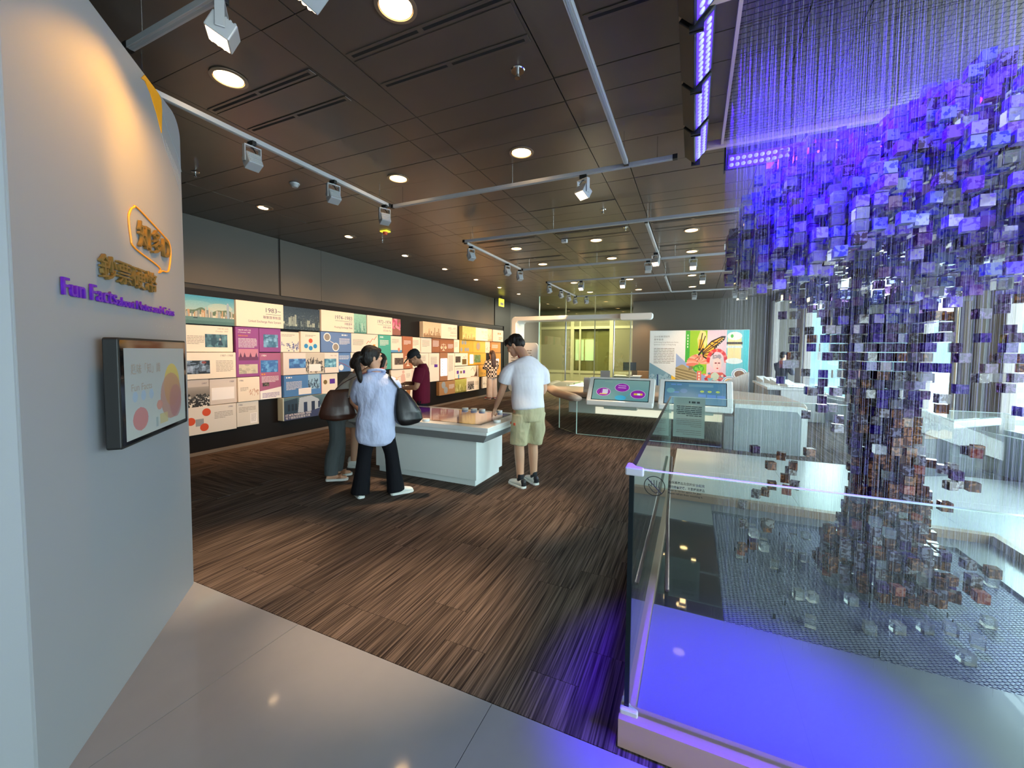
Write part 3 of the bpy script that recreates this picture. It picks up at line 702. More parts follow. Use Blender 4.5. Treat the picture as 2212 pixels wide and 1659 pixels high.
para('pur84', .08, .525, .4, 1, 'ink_orange', .022); para('pur84', .08, .48, .8, 5, 'ink_white'); photo('pur84', screen_img(9, (30, 22, 24), 30, 20, 12, (220, 200, 160)), .12, .42, .28, .36); o, F, w, h = BD['pur84']
MB().prism([(0, 0), (w, 0), (w, .25*h), (0, .18*h)], .0002, .0008, T=F).build('pale_band', 'board_%02x%02x%02x' % PAPER2 if 'board_%02x%02x%02x' % PAPER2 in M else 'ink_white', o); para('pur84', .1, .12, .8, 4, 'ink_purple', seed=4)
board('sketch', 4.81, 5.19, 1.53, 1.9, .02, PAPER, 'cream board with blue ink street figures'); photo('sketch', ink_scene(5), 0, 1, .02, .68); para('sketch', .06, .84, .7, 2)
board('circ', 5.19, 5.61, 1.53, 1.92, .06, PAPER, 'cream board with one orange and three blue discs'); o, F, w, h = BD['circ']
for u, v, m in ((.5, .56, 'tag_orange'), (.26, .3, 'disc_blue'), (.5, .2, 'disc_blue'), (.74, .3, 'disc_blue')):
    if m not in M: mat('disc_blue', srgb(40, 140, 200), .4)
    MB().cyl((u*w, v*h, .0003), .043, .001, 24, T=F).build('disc', m, o)
para('circ', .22, .82, .56, 2)
board('blue', 5.62, 6.39, 1.53, 1.94, .07, (98, 128, 180), 'slate blue board with two linked coin discs'); o, F, w, h = BD['blue']
for u, v in ((.19, .74), (.46, .26)):
    MB().cyl((u*w, v*h, .0003), .085, .001, 28, T=F).build('disc', 'ink_white', o); MB().cyl((u*w, v*h, .0013), .066, .0006, 28, T=F).build('disc', 'ink_grey', o)
MB().tube([F @ Vector((.27*w, .56*h, .002)), F @ Vector((.33*w, .5*h, .002)), F @ Vector((.39*w, .45*h, .002))], .008, 6).build('link', 'ink_white', o); para('blue', .58, .68, .36, 6, 'ink_white'); para('blue', .66, .84, .28, 1, 'ink_white', .026)
board('chart', 6.4, 7.2, 1.53, 1.94, .05, PAPER, 'cream board with a rising red chart over orange bars'); o, F, w, h = BD['chart']
for u, t in ((.56, .3), (.68, .38), (.8, .44)): MB().box((u)*w, (u+.09)*w, .04*h, t*h, 0, .0012, T=F).build('bar', 'ink_orange', o)
MB().tube([F @ Vector((u*w, v*h, .002)) for u, v in ((.54, .46), (.62, .62), (.68, .54), (.78, .76), (.84, .7), (.94, .92))], .005, 6).build('chart_line', 'tag_orange', o); para('chart', .05, .66, .38, 6)
board('teal', 7.2, 7.62, 1.13, 1.94, .06, (70, 166, 150), 'tall teal board with white print'); para('teal', .1, .84, .7, 6, 'ink_white'); para('teal', .1, .92, .5, 1, 'ink_white', .03)
board('wave', 7.63, 8.04, 1.53, 1.93, .04, PAPER, 'cream board with a blue water band and coral figure'); photo('wave', Canvas(30, 24, PAPER).rect(0, 1, 0, .35, (90, 150, 196)).ell(.72, .4, .1, .3, (230, 140, 110)), 0, 1, 0, .42); para('wave', .1, .8, .6, 5)
board('bsc', 8.04, 8.44, 1.12, 1.94, .06, (176, 106, 70), 'tall brown board with a white pair of scales'); photo('bsc', scales((176, 106, 70)), .04, .96, .02, .62); para('bsc', .1, .86, .7, 5, 'ink_white')
board('w1', 8.44, 8.79, 1.52, 1.93, .03, PAPER, 'plain cream board right of the brown scales board'); para('w1', .1, .8, .7, 7)
board('w2', 8.79, 9.27, 1.52, 1.93, .05, PAPER, 'plain cream board under the sepia tower picture'); para('w2', .1, .8, .7, 8, seed=2)
board('br1', 9.27, 9.64, 1.53, 1.94, .06, (160, 98, 62), 'brown print board under the sepia picture'); para('br1', .1, .8, .8, 8, 'ink_white')
board('br2', 9.64, 10.4, 1.53, 1.93, .06, (160, 98, 62), 'wide brown board with smaller white scales'); photo('br2', scales((160, 98, 62), 36, 36), .02, .5, .04, .96); para('br2', .56, .6, .38, 6, 'ink_white')
board('ws', 10.4, 10.75, 1.53, 1.93, .03, PAPER, 'narrow cream board between brown and mustard boards'); para('ws', .2, .8, .5, 8)
MUS = (212, 164, 60)
board('y1', 10.75, 11.56, 1.52, 1.93, .05, MUS, 'mustard board with four grey coin discs'); o, F, w, h = BD['y1']
for u, v in ((.2, .8), (.4, .8), (.1, .26), (.42, .26), (.6, .26)): MB().cyl((u*w, v*h, .0003), .066, .001, 20, T=F).build('disc', 'counter_grey', o)
board('y2', 11.56, 12.43, 1.52, 1.93, .05, (214, 170, 70), 'mustard board with one large pale coin'); o, F, w, h = BD['y2']; MB().cyl((.4*w, .55*h, .0003), .15, .001, 24, T=F).build('disc', 'ink_orange', o); MB().cyl((.4*w, .55*h, .0013), .12, .001, 24, T=F).build('disc', 'ink_grey', o)
board('ph', 12.43, 12.82, 1.52, 1.93, .03, PAPER, 'cream board with a grey ship drawing'); photo('ph', ink_scene(8, PAPER, (120, 110, 100), 14), 0, 1, .1, .9)
board('or', 12.82, 13.62, 1.53, 1.93, .06, (232, 150, 70), 'orange board at the far end of second row'); para('or', .1, .7, .6, 6, 'ink_white')
# third row
board('r3a', 3.32, 4.025, 1.13, 1.53, .07, PAPER, 'cream board headed 1987–1988 with a dark market photograph'); head('r3a', '1987–1988', .94, .84, .03, 'ink_grey'); para('r3a', .58, .66, .36, 8); photo('r3a', screen_img(6, (26, 26, 30), 40, 40, 30, (150, 170, 190)).rect(.05, .3, .1, .6, (150, 160, 176), .6).ell(.75, .85, .1, .1, (120, 50, 40)), .0, .46, .2, .7, 'print_screen', 'inset_screen')
board('r3b', 4.81, 6.03, 1.12, 1.53, .09, PAPER2, 'wide cream board with two blue inset screens and a sketch'); photo('r3b', ink_scene(18, (206, 196, 180), (70, 62, 58), 60, 44, 40), .37, .72, .02, .98); photo('r3b', screen_img(4, (40, 76, 130), 26, 40, 26, (110, 170, 210)), .09, .37, .3, .72, 'print_screen', 'inset_screen'); photo('r3b', screen_img(15, (54, 100, 120), 40, 40, 26, (150, 200, 210)), .71, .95, .28, .7, 'print_screen', 'inset_screen')
o, F, w, h = BD['r3b']; MB().box(.43*w, .64*w, .12*h, .46*h, .0002, .003, T=F).build('caption_card', 'ink_white', o); head('r3b', '1981–1983', .96, .82, .026, 'ink_grey')
board('bl2', 6.04, 6.38, 1.13, 1.53, .05, (90, 130, 186), 'small blue board with a falling pink line'); o, F, w, h = BD['bl2']; MB().tube([F @ Vector((u*w, v*h, .002)) for u, v in ((.05, .5), (.5, .38), (.95, .2))], .004, 6).build('chart_line', 'tag_orange', o); MB().cyl((.25*w, .22*h, .0003), .06, .001, 20, T=F).build('disc', 'ink_white', o); para('bl2', .1, .82, .8, 4, 'ink_white')
board('hid', 6.39, 7.19, 1.12, 1.53, .04, PAPER, 'cream board mostly hidden behind the dark haired woman'); para('hid', .1, .7, .5, 7)
board('r3c', 7.63, 8.04, 1.12, 1.52, .08, PAPER, 'cream board with a small dark brown inset screen'); photo('r3c', screen_img(31, (70, 56, 48), 20, 24, 18, (120, 96, 80)), .2, 1, .28, .7, 'print_screen', 'inset_screen')
board('d3a', 8.44, 9.15, 1.12, 1.52, .04, PAPER, 'cream board behind the black cap'); para('d3a', .1, .8, .7, 8)
board('d3b', 9.15, 9.64, .72, 1.52, .05, PAPER, 'tall cream board left of the lit showcase board'); para('d3b', .15, .85, .6, 10); o, F, w, h = BD['d3b']; MB().box(.5*w, .82*w, .5*h, .6*h, .0002, .002, T=F).build('purple_square', 'ink_purple', o)
board('lb', 9.64, 10.04, .71, 1.53, .07, (164, 112, 76), 'tall tan board with a glowing upright showcase slot'); o, F, w, h = BD['lb']; MB().prism(rounded(.08*w, .92*w, .18*h, .8*h, .012), .0003, .004, T=F).build('light_slot', 'light_box', o)
for k in range(5): MB().cyl((.3*w, (.3+.1*k)*h, .0042), .02, .002, 14, T=F).build('coin', 'gold', o)
board('d3c', 10.04, 10.46, .71, 1.52, .04, PAPER, 'tall cream board right of the lit showcase board'); para('d3c', .2, .9, .6, 22)
board('d3d', 10.46, 11.24, 1.12, 1.52, .05, PAPER, 'cream board with a dark photograph and a tan card'); photo('d3d', screen_img(41, (60, 44, 40), 16, 22, 22, (130, 100, 80)), .04, .42, .26, .74); photo('d3d', ink_scene(3, PAPER, (214, 80, 60), 12, 20, 20), .55, .9, .55, .95); o, F, w, h = BD['d3d']; MB().box(.54*w, .88*w, .1*h, .52*h, .0002, .002, T=F).build('card', 'gold', o)
board('yl', 11.24, 12.46, 1.12, 1.52, .06, (222, 164, 54), 'mustard board with a glowing slot and green photograph'); o, F, w, h = BD['yl']; MB().prism(rounded(.08*w, .26*w, .12*h, .88*h, .02), .0003, .004, T=F).build('light_slot', 'light_box', o); photo('yl', screen_img(51, (96, 124, 70), 20, 24, 24, (130, 170, 190)), .31, .68, .2, .86)
board('orr', 12.86, 13.64, .70, 1.52, .06, (236, 152, 62), 'tall orange board with a small glowing slot'); o, F, w, h = BD['orr']; MB().prism(rounded(.42*w, .78*w, .56*h, .74*h, .02), .0003, .004, T=F).build('light_slot', 'light_box', o); para('orr', .1, .4, .6, 7, 'ink_white')
# fourth row
board('crowd', 3.34, 3.64, .72, 1.13, .05, (200, 188, 180), 'narrow board with a grey photograph of a crowd, headed 1997'); photo('crowd', crowd(), 0, 1, 0, .74); head('crowd', '1997', .9, .82, .026, 'ink')
board('b89', 3.64, 4.04, .73, 1.125, .05, (214, 202, 194), 'pale board headed 1989 with a framed slip'); head('b89', '1989', .9, .84, .026, 'ink'); o, F, w, h = BD['b89']; MB().box(.06*w, .9*w, .18*h, .66*h, .0002, .003, T=F).build('slip', 'ink_white', o); para('b89', .12, .5, .5, 3, 'ink_grey')
board('b86', 4.04, 4.4, .73, 1.13, .07, PAPER, 'cream board headed 1986 with a street drawing'); head('b86', '1986', .06, .84, .026, 'ink', 'L'); photo('b86', ink_scene(28, PAPER, (190, 130, 96), 30, 24, 20), .5, .95, .2, .62); para('b86', .1, .56, .36, 3)
board('bl4', 4.81, 5.6, .73, 1.12, .1, (76, 128, 190), 'bright blue board with office picture and white slip'); photo('bl4', ink_scene(38, (150, 190, 220), (40, 60, 90), 40, 30, 36), .62, .95, .28, 1); o, F, w, h = BD['bl4']; MB().box(.36*w, .7*w, .06*h, .36*h, .0022, .004, T=F).build('slip', 'ink_white', o); para('bl4', .05, .87, .2, 1, 'ink_white', .026); para('bl4', .05, .68, .4, 7, 'ink_white')
board('red4', 5.62, 6.03, .70, 1.11, .05, PAPER, 'cream red edged board with gold coin and purple square'); o, F, w, h = BD['red4']; MB().box(0, .05*w, 0, h, .0002, .002, T=F).build('red_edge', 'tag_orange', o); MB().cyl((.26*w, .6*h, .0003), .045, .001, 20, T=F).build('disc', 'gold', o); MB().box(.52*w, .84*w, .5*h, .74*h, .0002, .002, T=F).build('purple_square', 'ink_purple', o)
board('fig', 7.62, 8.39, .72, 1.11, .05, PAPER, 'cream board with a pale pink outlined figure'); photo('fig', Canvas(40, 28, PAPER).poly([(.5, .0), (.46, .5), (.52, .72), (.66, .7), (.7, .3), (.64, 0)], (226, 178, 160)).ell(.59, .84, .06, .11, (226, 178, 160)).line((.5, .6), (.3, .5), .02, (226, 178, 160)), 0, 1, 0, 1); para('fig', .74, .7, .2, 5)
board('pink', 8.39, 9.15, .78, 1.12, .03, (238, 206, 190), 'pinkish board behind the maroon shirt'); para('pink', .1, .8, .6, 6)
board('p1', 10.46, 11.13, .72, 1.11, .05, PAPER, 'cream board with two purple squares and red foot'); o, F, w, h = BD['p1']
for u in (.16, .72): MB().box(u*w, (u+.17)*w, .4*h, .66*h, .0002, .002, T=F).build('purple_square', 'ink_purple', o)
MB().box(.46*w, .62*w, .42*h, .62*h, .0002, .002, T=F).build('tan_square', 'gold', o); MB().box(.28*w, .36*w, .0, .34*h, .0002, .002, T=F).build('blue_mark', 'disc_blue', o); MB().box(0, w, 0, .04*h, .0002, .002, T=F).build('red_edge', 'tag_orange', o); para('p1', .1, .84, .8, 2)
board('p2', 11.13, 11.96, .72, 1.11, .04, PAPER, 'cream board with a brown crane drawing'); photo('p2', Canvas(40, 30, PAPER).poly([(.6, .1), (.9, .1), (.86, .5), (.84, .98), (.8, .98), (.78, .5)], (90, 56, 44)).line((.3, .62), (.5, .86), .015, (110, 80, 60)).line((.5, .86), (.62, .5), .015, (110, 80, 60)).rect(.3, .9, .04, .1, (120, 80, 60)), .1, 1, 0, 1)
board('p3', 11.96, 12.47, .71, 1.11, .06, (226, 170, 60), 'mustard board with a brown pavilion print'); photo('p3', ink_scene(9, (226, 170, 60), (110, 70, 30), 20, 24, 20), .2, .9, .1, .5)
# fifth row
board('oc', 3.34, 4.02, .315, .73, .06, (226, 218, 210), 'pale lower board with orange discs around a grey building'); o, F, w, h = BD['oc']
for u, v in ((.05, .5), (.36, .78), (.31, .24)): MB().cyl((u*w, v*h, .0003), .058, .001, 26, T=F).build('disc', 'tag_orange', o)
MB().box(.14*w, .3*w, .3*h, .56*h, .0002, .0012, T=F).build('building_print', 'counter_grey', o); head('oc', '1990', .92, .86, .026, 'ink'); para('oc', .52, .72, .4, 5)
board('oc2', 4.03, 4.39, .33, .73, .045, (222, 216, 208), 'pale lower board with a tall printed form'); head('oc2', '1986', .08, .86, .024, 'ink', 'L'); para('oc2', .08, .76, .78, 4); o, F, w, h = BD['oc2']; MB().box(.6*w, .92*w, .08*h, .5*h, .0002, .001, T=F).build('form', 'ink_white', o); para('oc2', .64, .44, .24, 6, seed=3)
board('train', 4.75, 5.68, .32, .73, .14, (196, 204, 190), 'thick lower board with a blue photograph of a train')
cv = Canvas(80, 40).grad((24, 34, 50), (90, 120, 130)); cv.poly([(.0, .86), (.3, .95), (.3, .2), (0, .3)], (40, 60, 80)).poly([(.3, .3), (.34, .95), (.62, 1), (.8, .8), (.86, .3), (.6, .2)], (188, 200, 214)).rect(.44, .52, .22, .72, (40, 56, 90)).rect(.62, .7, .26, .72, (30, 44, 76)).rect(.78, .83, .4, .7, (40, 56, 90))
for u in (.08, .16, .24): cv.rect(u, u+.05, .4, .7, (20, 30, 46))
cv.poly([(0, 0), (0, .26), (.6, .28), (.86, .4), (1, .3), (1, 0)], (62, 70, 108)); photo('train', cv, .02, 1, .0, 1)
head('train', '1ST MTR PASSENGER TRAIN', .05, .17, .04, 'ink_white', 'L', .012, .52); head('train', '地下鐵路首班載客列車', .05, .04, .045, 'ink_white', 'L', .0, .5)
board('bf', 7.6, 8.6, .33, .71, .07, PAPER, 'cream lower board with a brown figure beside the maroon shirt'); photo('bf', Canvas(40, 24, PAPER).poly([(.5, 0), (.52, .5), (.62, .8), (.74, .75), (.7, .3), (.66, 0)], (170, 110, 60)).ell(.66, .86, .05, .1, (120, 76, 44)), 0, 1, 0, 1)
board('brn', 9.56, 10.4, .3, .70, .1, (172, 126, 82), 'thick tan lower board with grey coin discs'); o, F, w, h = BD['brn']
for u, v in ((.26, .74), (.4, .34)): MB().cyl((u*w, v*h, .0003), .1, .001, 22, T=F).build('disc', 'counter_grey', o)
para('brn', .6, .7, .34, 6, 'ink_white')
board('grn', 10.4, 11.09, .3, .715, .09, (170, 160, 70), 'lower board with an olive tinted street picture'); photo('grn', city(61, (190, 184, 90), (150, 140, 50), (120, 112, 30), (222, 218, 150), 40, 36, .05), 0, 1, 0, 1)
board('bw', 11.1, 11.94, .29, .72, .08, (236, 224, 210), 'cream lower board with a black and white group portrait'); photo('bw', crowd(30, 30), .08, .58, .1, .74); para('bw', .64, .66, .3, 6)
board('wf', 12.2, 12.85, .3, .7, .06, PAPER, 'single cream lower board behind the plaid shirt'); photo('wf', ink_scene(71, PAPER, (130, 120, 110), 14, 24, 24), .1, .7, .1, .9)

# ================================================================== CEILING FITTINGS
TAGN = {}
def ordinal(k): return ['first', 'second', 'third', 'fourth', 'fifth', 'sixth', 'seventh', 'eighth', 'ninth', 'tenth'][k]
DL = [(-1.58, 1.88), (-3.08, 1.88), (-1.58, 3.69), (-3.08, 3.69), (-3.09, 7.02), (-1.59, 7.02), (-.09, 7.02), (-3.09, 8.47), (-1.59, 8.47), (-.09, 8.47),
      (-3.1, 11.05), (-1.6, 11.05), (-.1, 11.05), (-3.1, 12.94), (-1.6, 12.94), (-.1, 12.94)]
COLN = {-3: 'in the column nearest the timeline wall', -1: 'in the middle column', 0: 'in the column nearest the cube sculpture'}
ROWN = {1.88: 'nearest row of lit round downlights', 3.69: 'second row of lit round downlights', 7.02: 'third row of lit round downlights', 8.47: 'fourth row of lit round downlights', 11.05: 'fifth row of lit round downlights', 12.94: 'farthest row of lit round downlights'}
def downlight(x, y, label, e=300):
    t = thing('downlight', label, 'ceiling light', (x, y, 3.508), 0, 'round warm downlights')
    b = MB(); n = 32
    b.rings([[(r*math.cos(2*PI*k/n), r*math.sin(2*PI*k/n), z) for k in range(n)] for r, z in ((.118, 0), (.118, -.006), (.096, -.008), (.092, .03))], False); b.build('trim_ring', 'lamp_trim', t, smooth=False)
    MB().cyl((0, 0, -.003), .09, .004, 32).build('diffuser', 'lamp_glow', t)
    lamp('SPOT', 'downlight_beam', (x, y, 3.49), e, WARM2, (x, y, 0), spot_size=math.radians(29), spot_blend=.9, shadow_soft_size=.08)
for x, y in DL:
    key = -3 if x < -2 else (-1 if x < -1 else 0)
    downlight(x, y, 'round downlight of the %s, %s' % (ROWN[y].replace(' lit round downlights', ' ceiling'), COLN[key]), 330 if y < 5 else 240)
WW = [3.72, 5.22, 6.69, 8.13, 9.63, 11.07, 12.54]
for k, y in enumerate(WW):
    t = thing('wall_washer', 'recessed reflector lamp beside timeline wall, %s from the title wall' % ordinal(k), 'ceiling light', (-5.39, y, 3.508), 0, 'recessed wall washers')
    b = MB(); n = 28
    b.rings([[(r*math.cos(2*PI*q/n), r*math.sin(2*PI*q/n), z) for q in range(n)] for r, z in ((.105, 0), (.105, -.004), (.09, -.005), (.07, .022))], False); b.build('trim_ring', 'lamp_trim', t)
    MB().oval([(-.03, 0, -.004, .055, .06), (-.03, 0, .002, .055, .06)], 20).build('reflector', 'spot_glow', t); MB().oval([(.045, 0, -.004, .022, .045), (.045, 0, .002, .022, .045)], 16).build('reflector', 'reflector', t)
    lamp('SPOT', 'wall_washer_beam', (-5.39, y, 3.49), 66, WARM, (-6.7, y+.1, 1.35), spot_size=math.radians(78), spot_blend=.8, shadow_soft_size=.05)
# suspended tracks
def track(a, b, label):
    a, b = Vector(a), Vector(b); d = (b-a).normalized(); s = Vector((0, 0, 1)).cross(d); L = (b-a).length
    t = thing('lighting_track', label, 'lighting track', tuple(a), math.atan2(d.y, d.x))
    MB().box(0, L, -.019, .019, -.018, .018).build('rail', 'silver_paint', t, bevel=.002)
    MB().box(0, L, -.007, .007, -.0195, -.0178).build('slot', 'counter_grey', t)
    for e in (0, L): MB().box(e-.02, e+.02, -.021, .021, -.02, .02).build('end_cap', 'black_matt', t)
    k = max(2, int(L/1.4)+1)
    for i in range(k): MB().cyl((.15+(L-.3)*i/(k-1), 0, .018), .003, .192, 6).build('hanger', 'chrome', t)
ZT = 3.3
track((-3.36, 1.35, ZT), (-3.36, 3.85, ZT), 'silver lighting track running from the title wall towards the first corner')
track((-3.34, 3.9, ZT), (-.2, 3.9, ZT), 'silver cross track over the visitors ending at the violet floodlights')
track((-.61, 1.33, ZT), (-.61, 3.85, ZT), 'silver track running overhead beside the violet floodlights')
track((-3.0, 1.28, ZT), (-.2, 1.28, ZT), 'nearest silver cross track behind the top of the title wall')
track((-3.34, 5.55, ZT), (.9, 5.58, ZT), 'long silver cross track in front of third downlight row')
track((-3.36, 5.63, ZT), (-3.36, 7.86, ZT), 'silver track joining the two middle cross tracks on their wall side')
track((-3.34, 7.92, ZT), (1.2, 7.92, ZT), 'long silver cross track behind the third downlight row')
track((-.62, 5.63, ZT), (-.62, 7.86, ZT), 'short silver track linking the two middle cross tracks near sculpture')
track((-3.38, 9.57, ZT), (1.4, 9.57, ZT), 'far silver cross track behind the fourth downlight row')
track((-3.38, 9.64, ZT), (-3.38, 12.23, ZT), 'far silver track along the wall side with five lamps')
track((-3.36, 12.29, ZT), (1.8, 12.3, ZT), 'farthest silver cross track in front of the grey end wall')
track((-.64, 9.64, ZT), (-.64, 12.23, ZT), 'far short silver track linking the two farthest cross tracks')
def track_spot(x, y, z, aim, label, e=60, glow=True, size=46, colr=WARM):
    """box spotlight hung in a yoke; local -y of the lamp box is its beam"""
    t = thing('track_spotlight', label, 'spotlight', (x, y, z-.018), 0, 'track spotlights')
    MB().box(-.035, .035, -.017, .017, -.035, 0).build('adaptor', 'black_matt', t, bevel=.003)
    d = Vector(aim)-Vector((x, y, z-.18)); az = math.atan2(d.x, d.y)          # heading
    yk = MB(); R = Matrix.Rotation(-az, 4, 'Z')
    for sx in (-1, 1): yk.box(sx*.062-.004, sx*.062+.004, -.02, .02, -.175, -.045, T=R)
    yk.box(-.066, .066, -.02, .02, -.05, -.04, T=R); yk.cyl((0, 0, -.05), .014, .03, 12, T=R); yk.build('yoke', 'silver_paint', t, bevel=.002)
    MB().tube([R @ Vector(p) for p in ((.01, 0, -.05), (.035, .01, -.08), (.02, -.03, -.12), (.03, -.04, -.16))], .004, 6).build('cable', 'black_matt', t, smooth=True)
    el = math.atan2(d.z, math.hypot(d.x, d.y))
    H = Matrix.Translation((0, 0, -.165)) @ R @ Matrix.Rotation(el, 4, 'X')
    MB().box(-.056, .056, -.05, .04, -.055, .055, T=H).build('lamp_box', 'silver_paint', t, bevel=.006)
    MB().box(-.047, .047, .038, .0415, -.046, .046, T=H).build('lens_plate', 'spot_glow' if glow else 'black_gloss', t)
    ll = MB()
    for i in (-1, 0, 1):
        for j in (-1, 0, 1): ll.ball((i*.028, .042, j*.028), .011, 8, T=H)
    ll.build('lens', 'lamp_glow' if glow else 'chrome', t, smooth=True)
    fin = MB()
    for i in range(5): fin.box(-.05, .05, -.056, -.05, -.045+.02*i, -.037+.02*i, T=H)
    fin.build('cooling_fin', 'silver_paint', t)
    lamp('SPOT', 'track_beam', H @ Vector((0, .06, 0)) + Vector((x, y, z-.018)), e, colr, aim, spot_size=math.radians(size), spot_blend=.75, shadow_soft_size=.04)
track_spot(-3.36, 2.22, ZT, (-6.65, 2.6, 1.5), 'spotlight on the wall side track nearest the title wall', 110, False, 60)
track_spot(-3.36, 3.04, ZT, (-6.65, 4.0, 1.5), 'spotlight on the wall side track halfway to its corner', 130, False, 62)
track_spot(-3.36, 3.78, ZT, (-6.65, 5.4, 1.5), 'spotlight hanging beside the corner of the first two tracks', 130, False, 62)
track_spot(-1.02, 3.9, ZT, (-1.9, 2.2, 0), 'lit spotlight facing the camera on the first cross track', 130, True, 40)
track_spot(-2.14, 1.28, ZT, (-2.42, .93, 2.2), 'lit spotlight at the top pointing at the white title wall', 40, True, 100, (1, .45, .06))
track_spot(-1.55, 1.28, ZT, (-2.75, 1.27, 2.35), 'spotlight just above the picture on the nearest cross track', 80, True, 46, (1, .46, .07))
track_spot(-3.36, 5.80, ZT, (-6.65, 6.9, 1.5), 'spotlight at the near corner of the middle tracks', 130, False, 62)
track_spot(-3.36, 7.2, ZT, (-6.65, 8.4, 1.5), 'spotlight midway on the middle wall side track', 130, False, 62)
track_spot(-3.36, 7.82, ZT, (-6.65, 9.8, 1.5), 'spotlight at the far corner of the middle tracks', 130, False, 62)
for k, y in enumerate((9.75, 10.75, 11.5, 12.2)): track_spot(-3.38, y, ZT, (-6.6, y+1.2, 1.5), '%s spotlight along the far wall side track' % ordinal(k).capitalize().lower(), 150, False, 60)
track_spot(-3.05, 12.29, ZT, (-4.6, 14, 1.2), 'spotlight just round the corner on the farthest cross track', 60, False)
track_spot(-2.51, 9.57, ZT, (-2.6, 8.0, .4), 'lit spotlight at the left of far cross track', 90, True)
track_spot(-1.54, 9.57, ZT, (-1.5, 7.6, .4), 'lit spotlight in the middle of far cross track', 90, True)
track_spot(-.82, 7.92, ZT, (-1.6, 12.5, 1.2), 'dim spotlight near the joint of middle cross track', 90, False)
track_spot(-.64, 7.35, ZT, (-1.0, 5.6, 0), 'spotlight on the short linking track near the sculpture', 90, True)
track_spot(-.06, 7.92, ZT, (-.1, 6.2, 0), 'square faced spotlight on the middle cross track by sculpture', 80, True)
track_spot(.12, 9.57, ZT, (.1, 7.9, .5), 'lit spotlight on far cross track nearest the sculpture', 60, True)
track_spot(-.04, 12.3, ZT, (-.1, 14.8, 1.5), 'spotlight on farthest cross track over the butterfly poster', 110, False)
track_spot(.95, 12.3, ZT, (1.0, 14.8, 1.5), 'spotlight on farthest cross track right of butterfly poster', 90, False)
# small fittings
def vent(x0, x1, y0, y1, label):
    t = thing('air_vent', label, 'vent', ((x0+x1)/2, (y0+y1)/2, 3.51), 0, 'slotted ceiling vents'); w = (x1-x0)/2; h = (y1-y0)/2
    MB().box(-w, w, -h+.045, h-.045, -.004, -.001).build('vent_panel', 'ceiling_metal', t)
    for s in (-1, 1):
        MB().box(-w, w, s*h-.03, s*h+.03, -.006, -.001).build('vent_frame', 'ceiling_metal', t, bevel=.002)
        for a, b in ((-w+.03, -.02), (.02, w-.03)): MB().box(a, b, s*h-.011, s*h+.011, -.0068, -.006).build('vent_slot', 'slot_black', t)
for x0, x1, nm in ((-3.63, -2.47, 'by the title wall'), (-2.13, -.98, 'in the middle'), (-.64, .5, 'beside the violet floodlights')):
    vent(x0, x1, 2.07, 2.39, 'slotted air vent in the nearest ceiling bay, %s' % nm)
    vent(x0, x1, 6.43, 6.74, 'slotted air vent just before the third downlight row, %s' % nm.replace('beside the violet floodlights', 'nearest sculpture').replace('by the title wall', 'nearest timeline wall'))
    vent(x0, x1, 7.87, 8.22, 'slotted air vent just before the fourth downlight row, %s' % nm.replace('beside the violet floodlights', 'nearest sculpture').replace('by the title wall', 'nearest timeline wall'))
for x, y, s, lb in ((-1.16, 2.63, 1, 'chrome sprinkler head nearest, in front of the first cross track'), (-1.18, 5.58, .8, 'chrome sprinkler head behind the first cross track'), (-5.03, 2.69, .8, 'chrome sprinkler head beside the title wall edge'), (-5.02, 5.59, .7, 'tiny sprinkler head next to the yellow detector'), (-1.02, 6.49, .8, 'white capped sprinkler head above the vents')):
    t = thing('sprinkler', lb, 'sprinkler', (x, y, 3.51), 0, 'ceiling sprinklers')
    MB().cyl((0, 0, -.006), .045*s, .006, 24, .05*s).build('escutcheon', 'chrome', t); MB().cyl((0, 0, -.045), .012*s, .04, 12).build('stem', 'chrome', t); MB().cyl((0, 0, -.052), .02*s, .006, 16).build('deflector', 'chrome', t)
t = thing('smoke_detector', 'round grey smoke detector above the lighting track near title wall', 'detector', (-4.29, 3.33, 3.51)); MB().cyl((0, 0, -.016), .05, .016, 28, .055).build('base', 'silver_paint', t); MB().cyl((0, 0, -.045), .03, .03, 24, .046).build('sensor_dome', 'silver_paint', t)
t = thing('heat_detector', 'yellow and red detector on the ceiling near the timeline wall', 'detector', (-4.61, 5.2, 3.51)); MB().box(-.07, .07, -.05, .05, -.02, 0).build('base', 'exit_green', t, bevel=.006); MB().cyl((0, 0, -.06), .03, .04, 20, .04).build('sensor', 'tag_orange', t)
t = thing('ceiling_camera', 'small white box camera among the third row vents', 'camera', (-2.08, 6.77, 3.51)); MB().box(-.05, .05, -.035, .035, -.06, 0).build('body', 'clip_plastic', t, bevel=.01); MB().cyl((.02, -.036, -.035), .015, .004, 14).build('lens', 'black_gloss', t)
t = thing('exit_sign', 'small lit yellow green exit box by the dark column', 'sign', (-6.2, 12.83, 3.3)); MB().box(-.02, .02, -.19, .19, -.15, .12).build('sign_panel', 'exit_green', t, bevel=.008); MB().box(-.012, .012, -.05, .05, .12, .205).build('hanger', 'black_matt', t)
MB().box(.0201, .0212, -.12, .12, -.10, -.02).build('pictogram', 'counter_warm_lit', t)

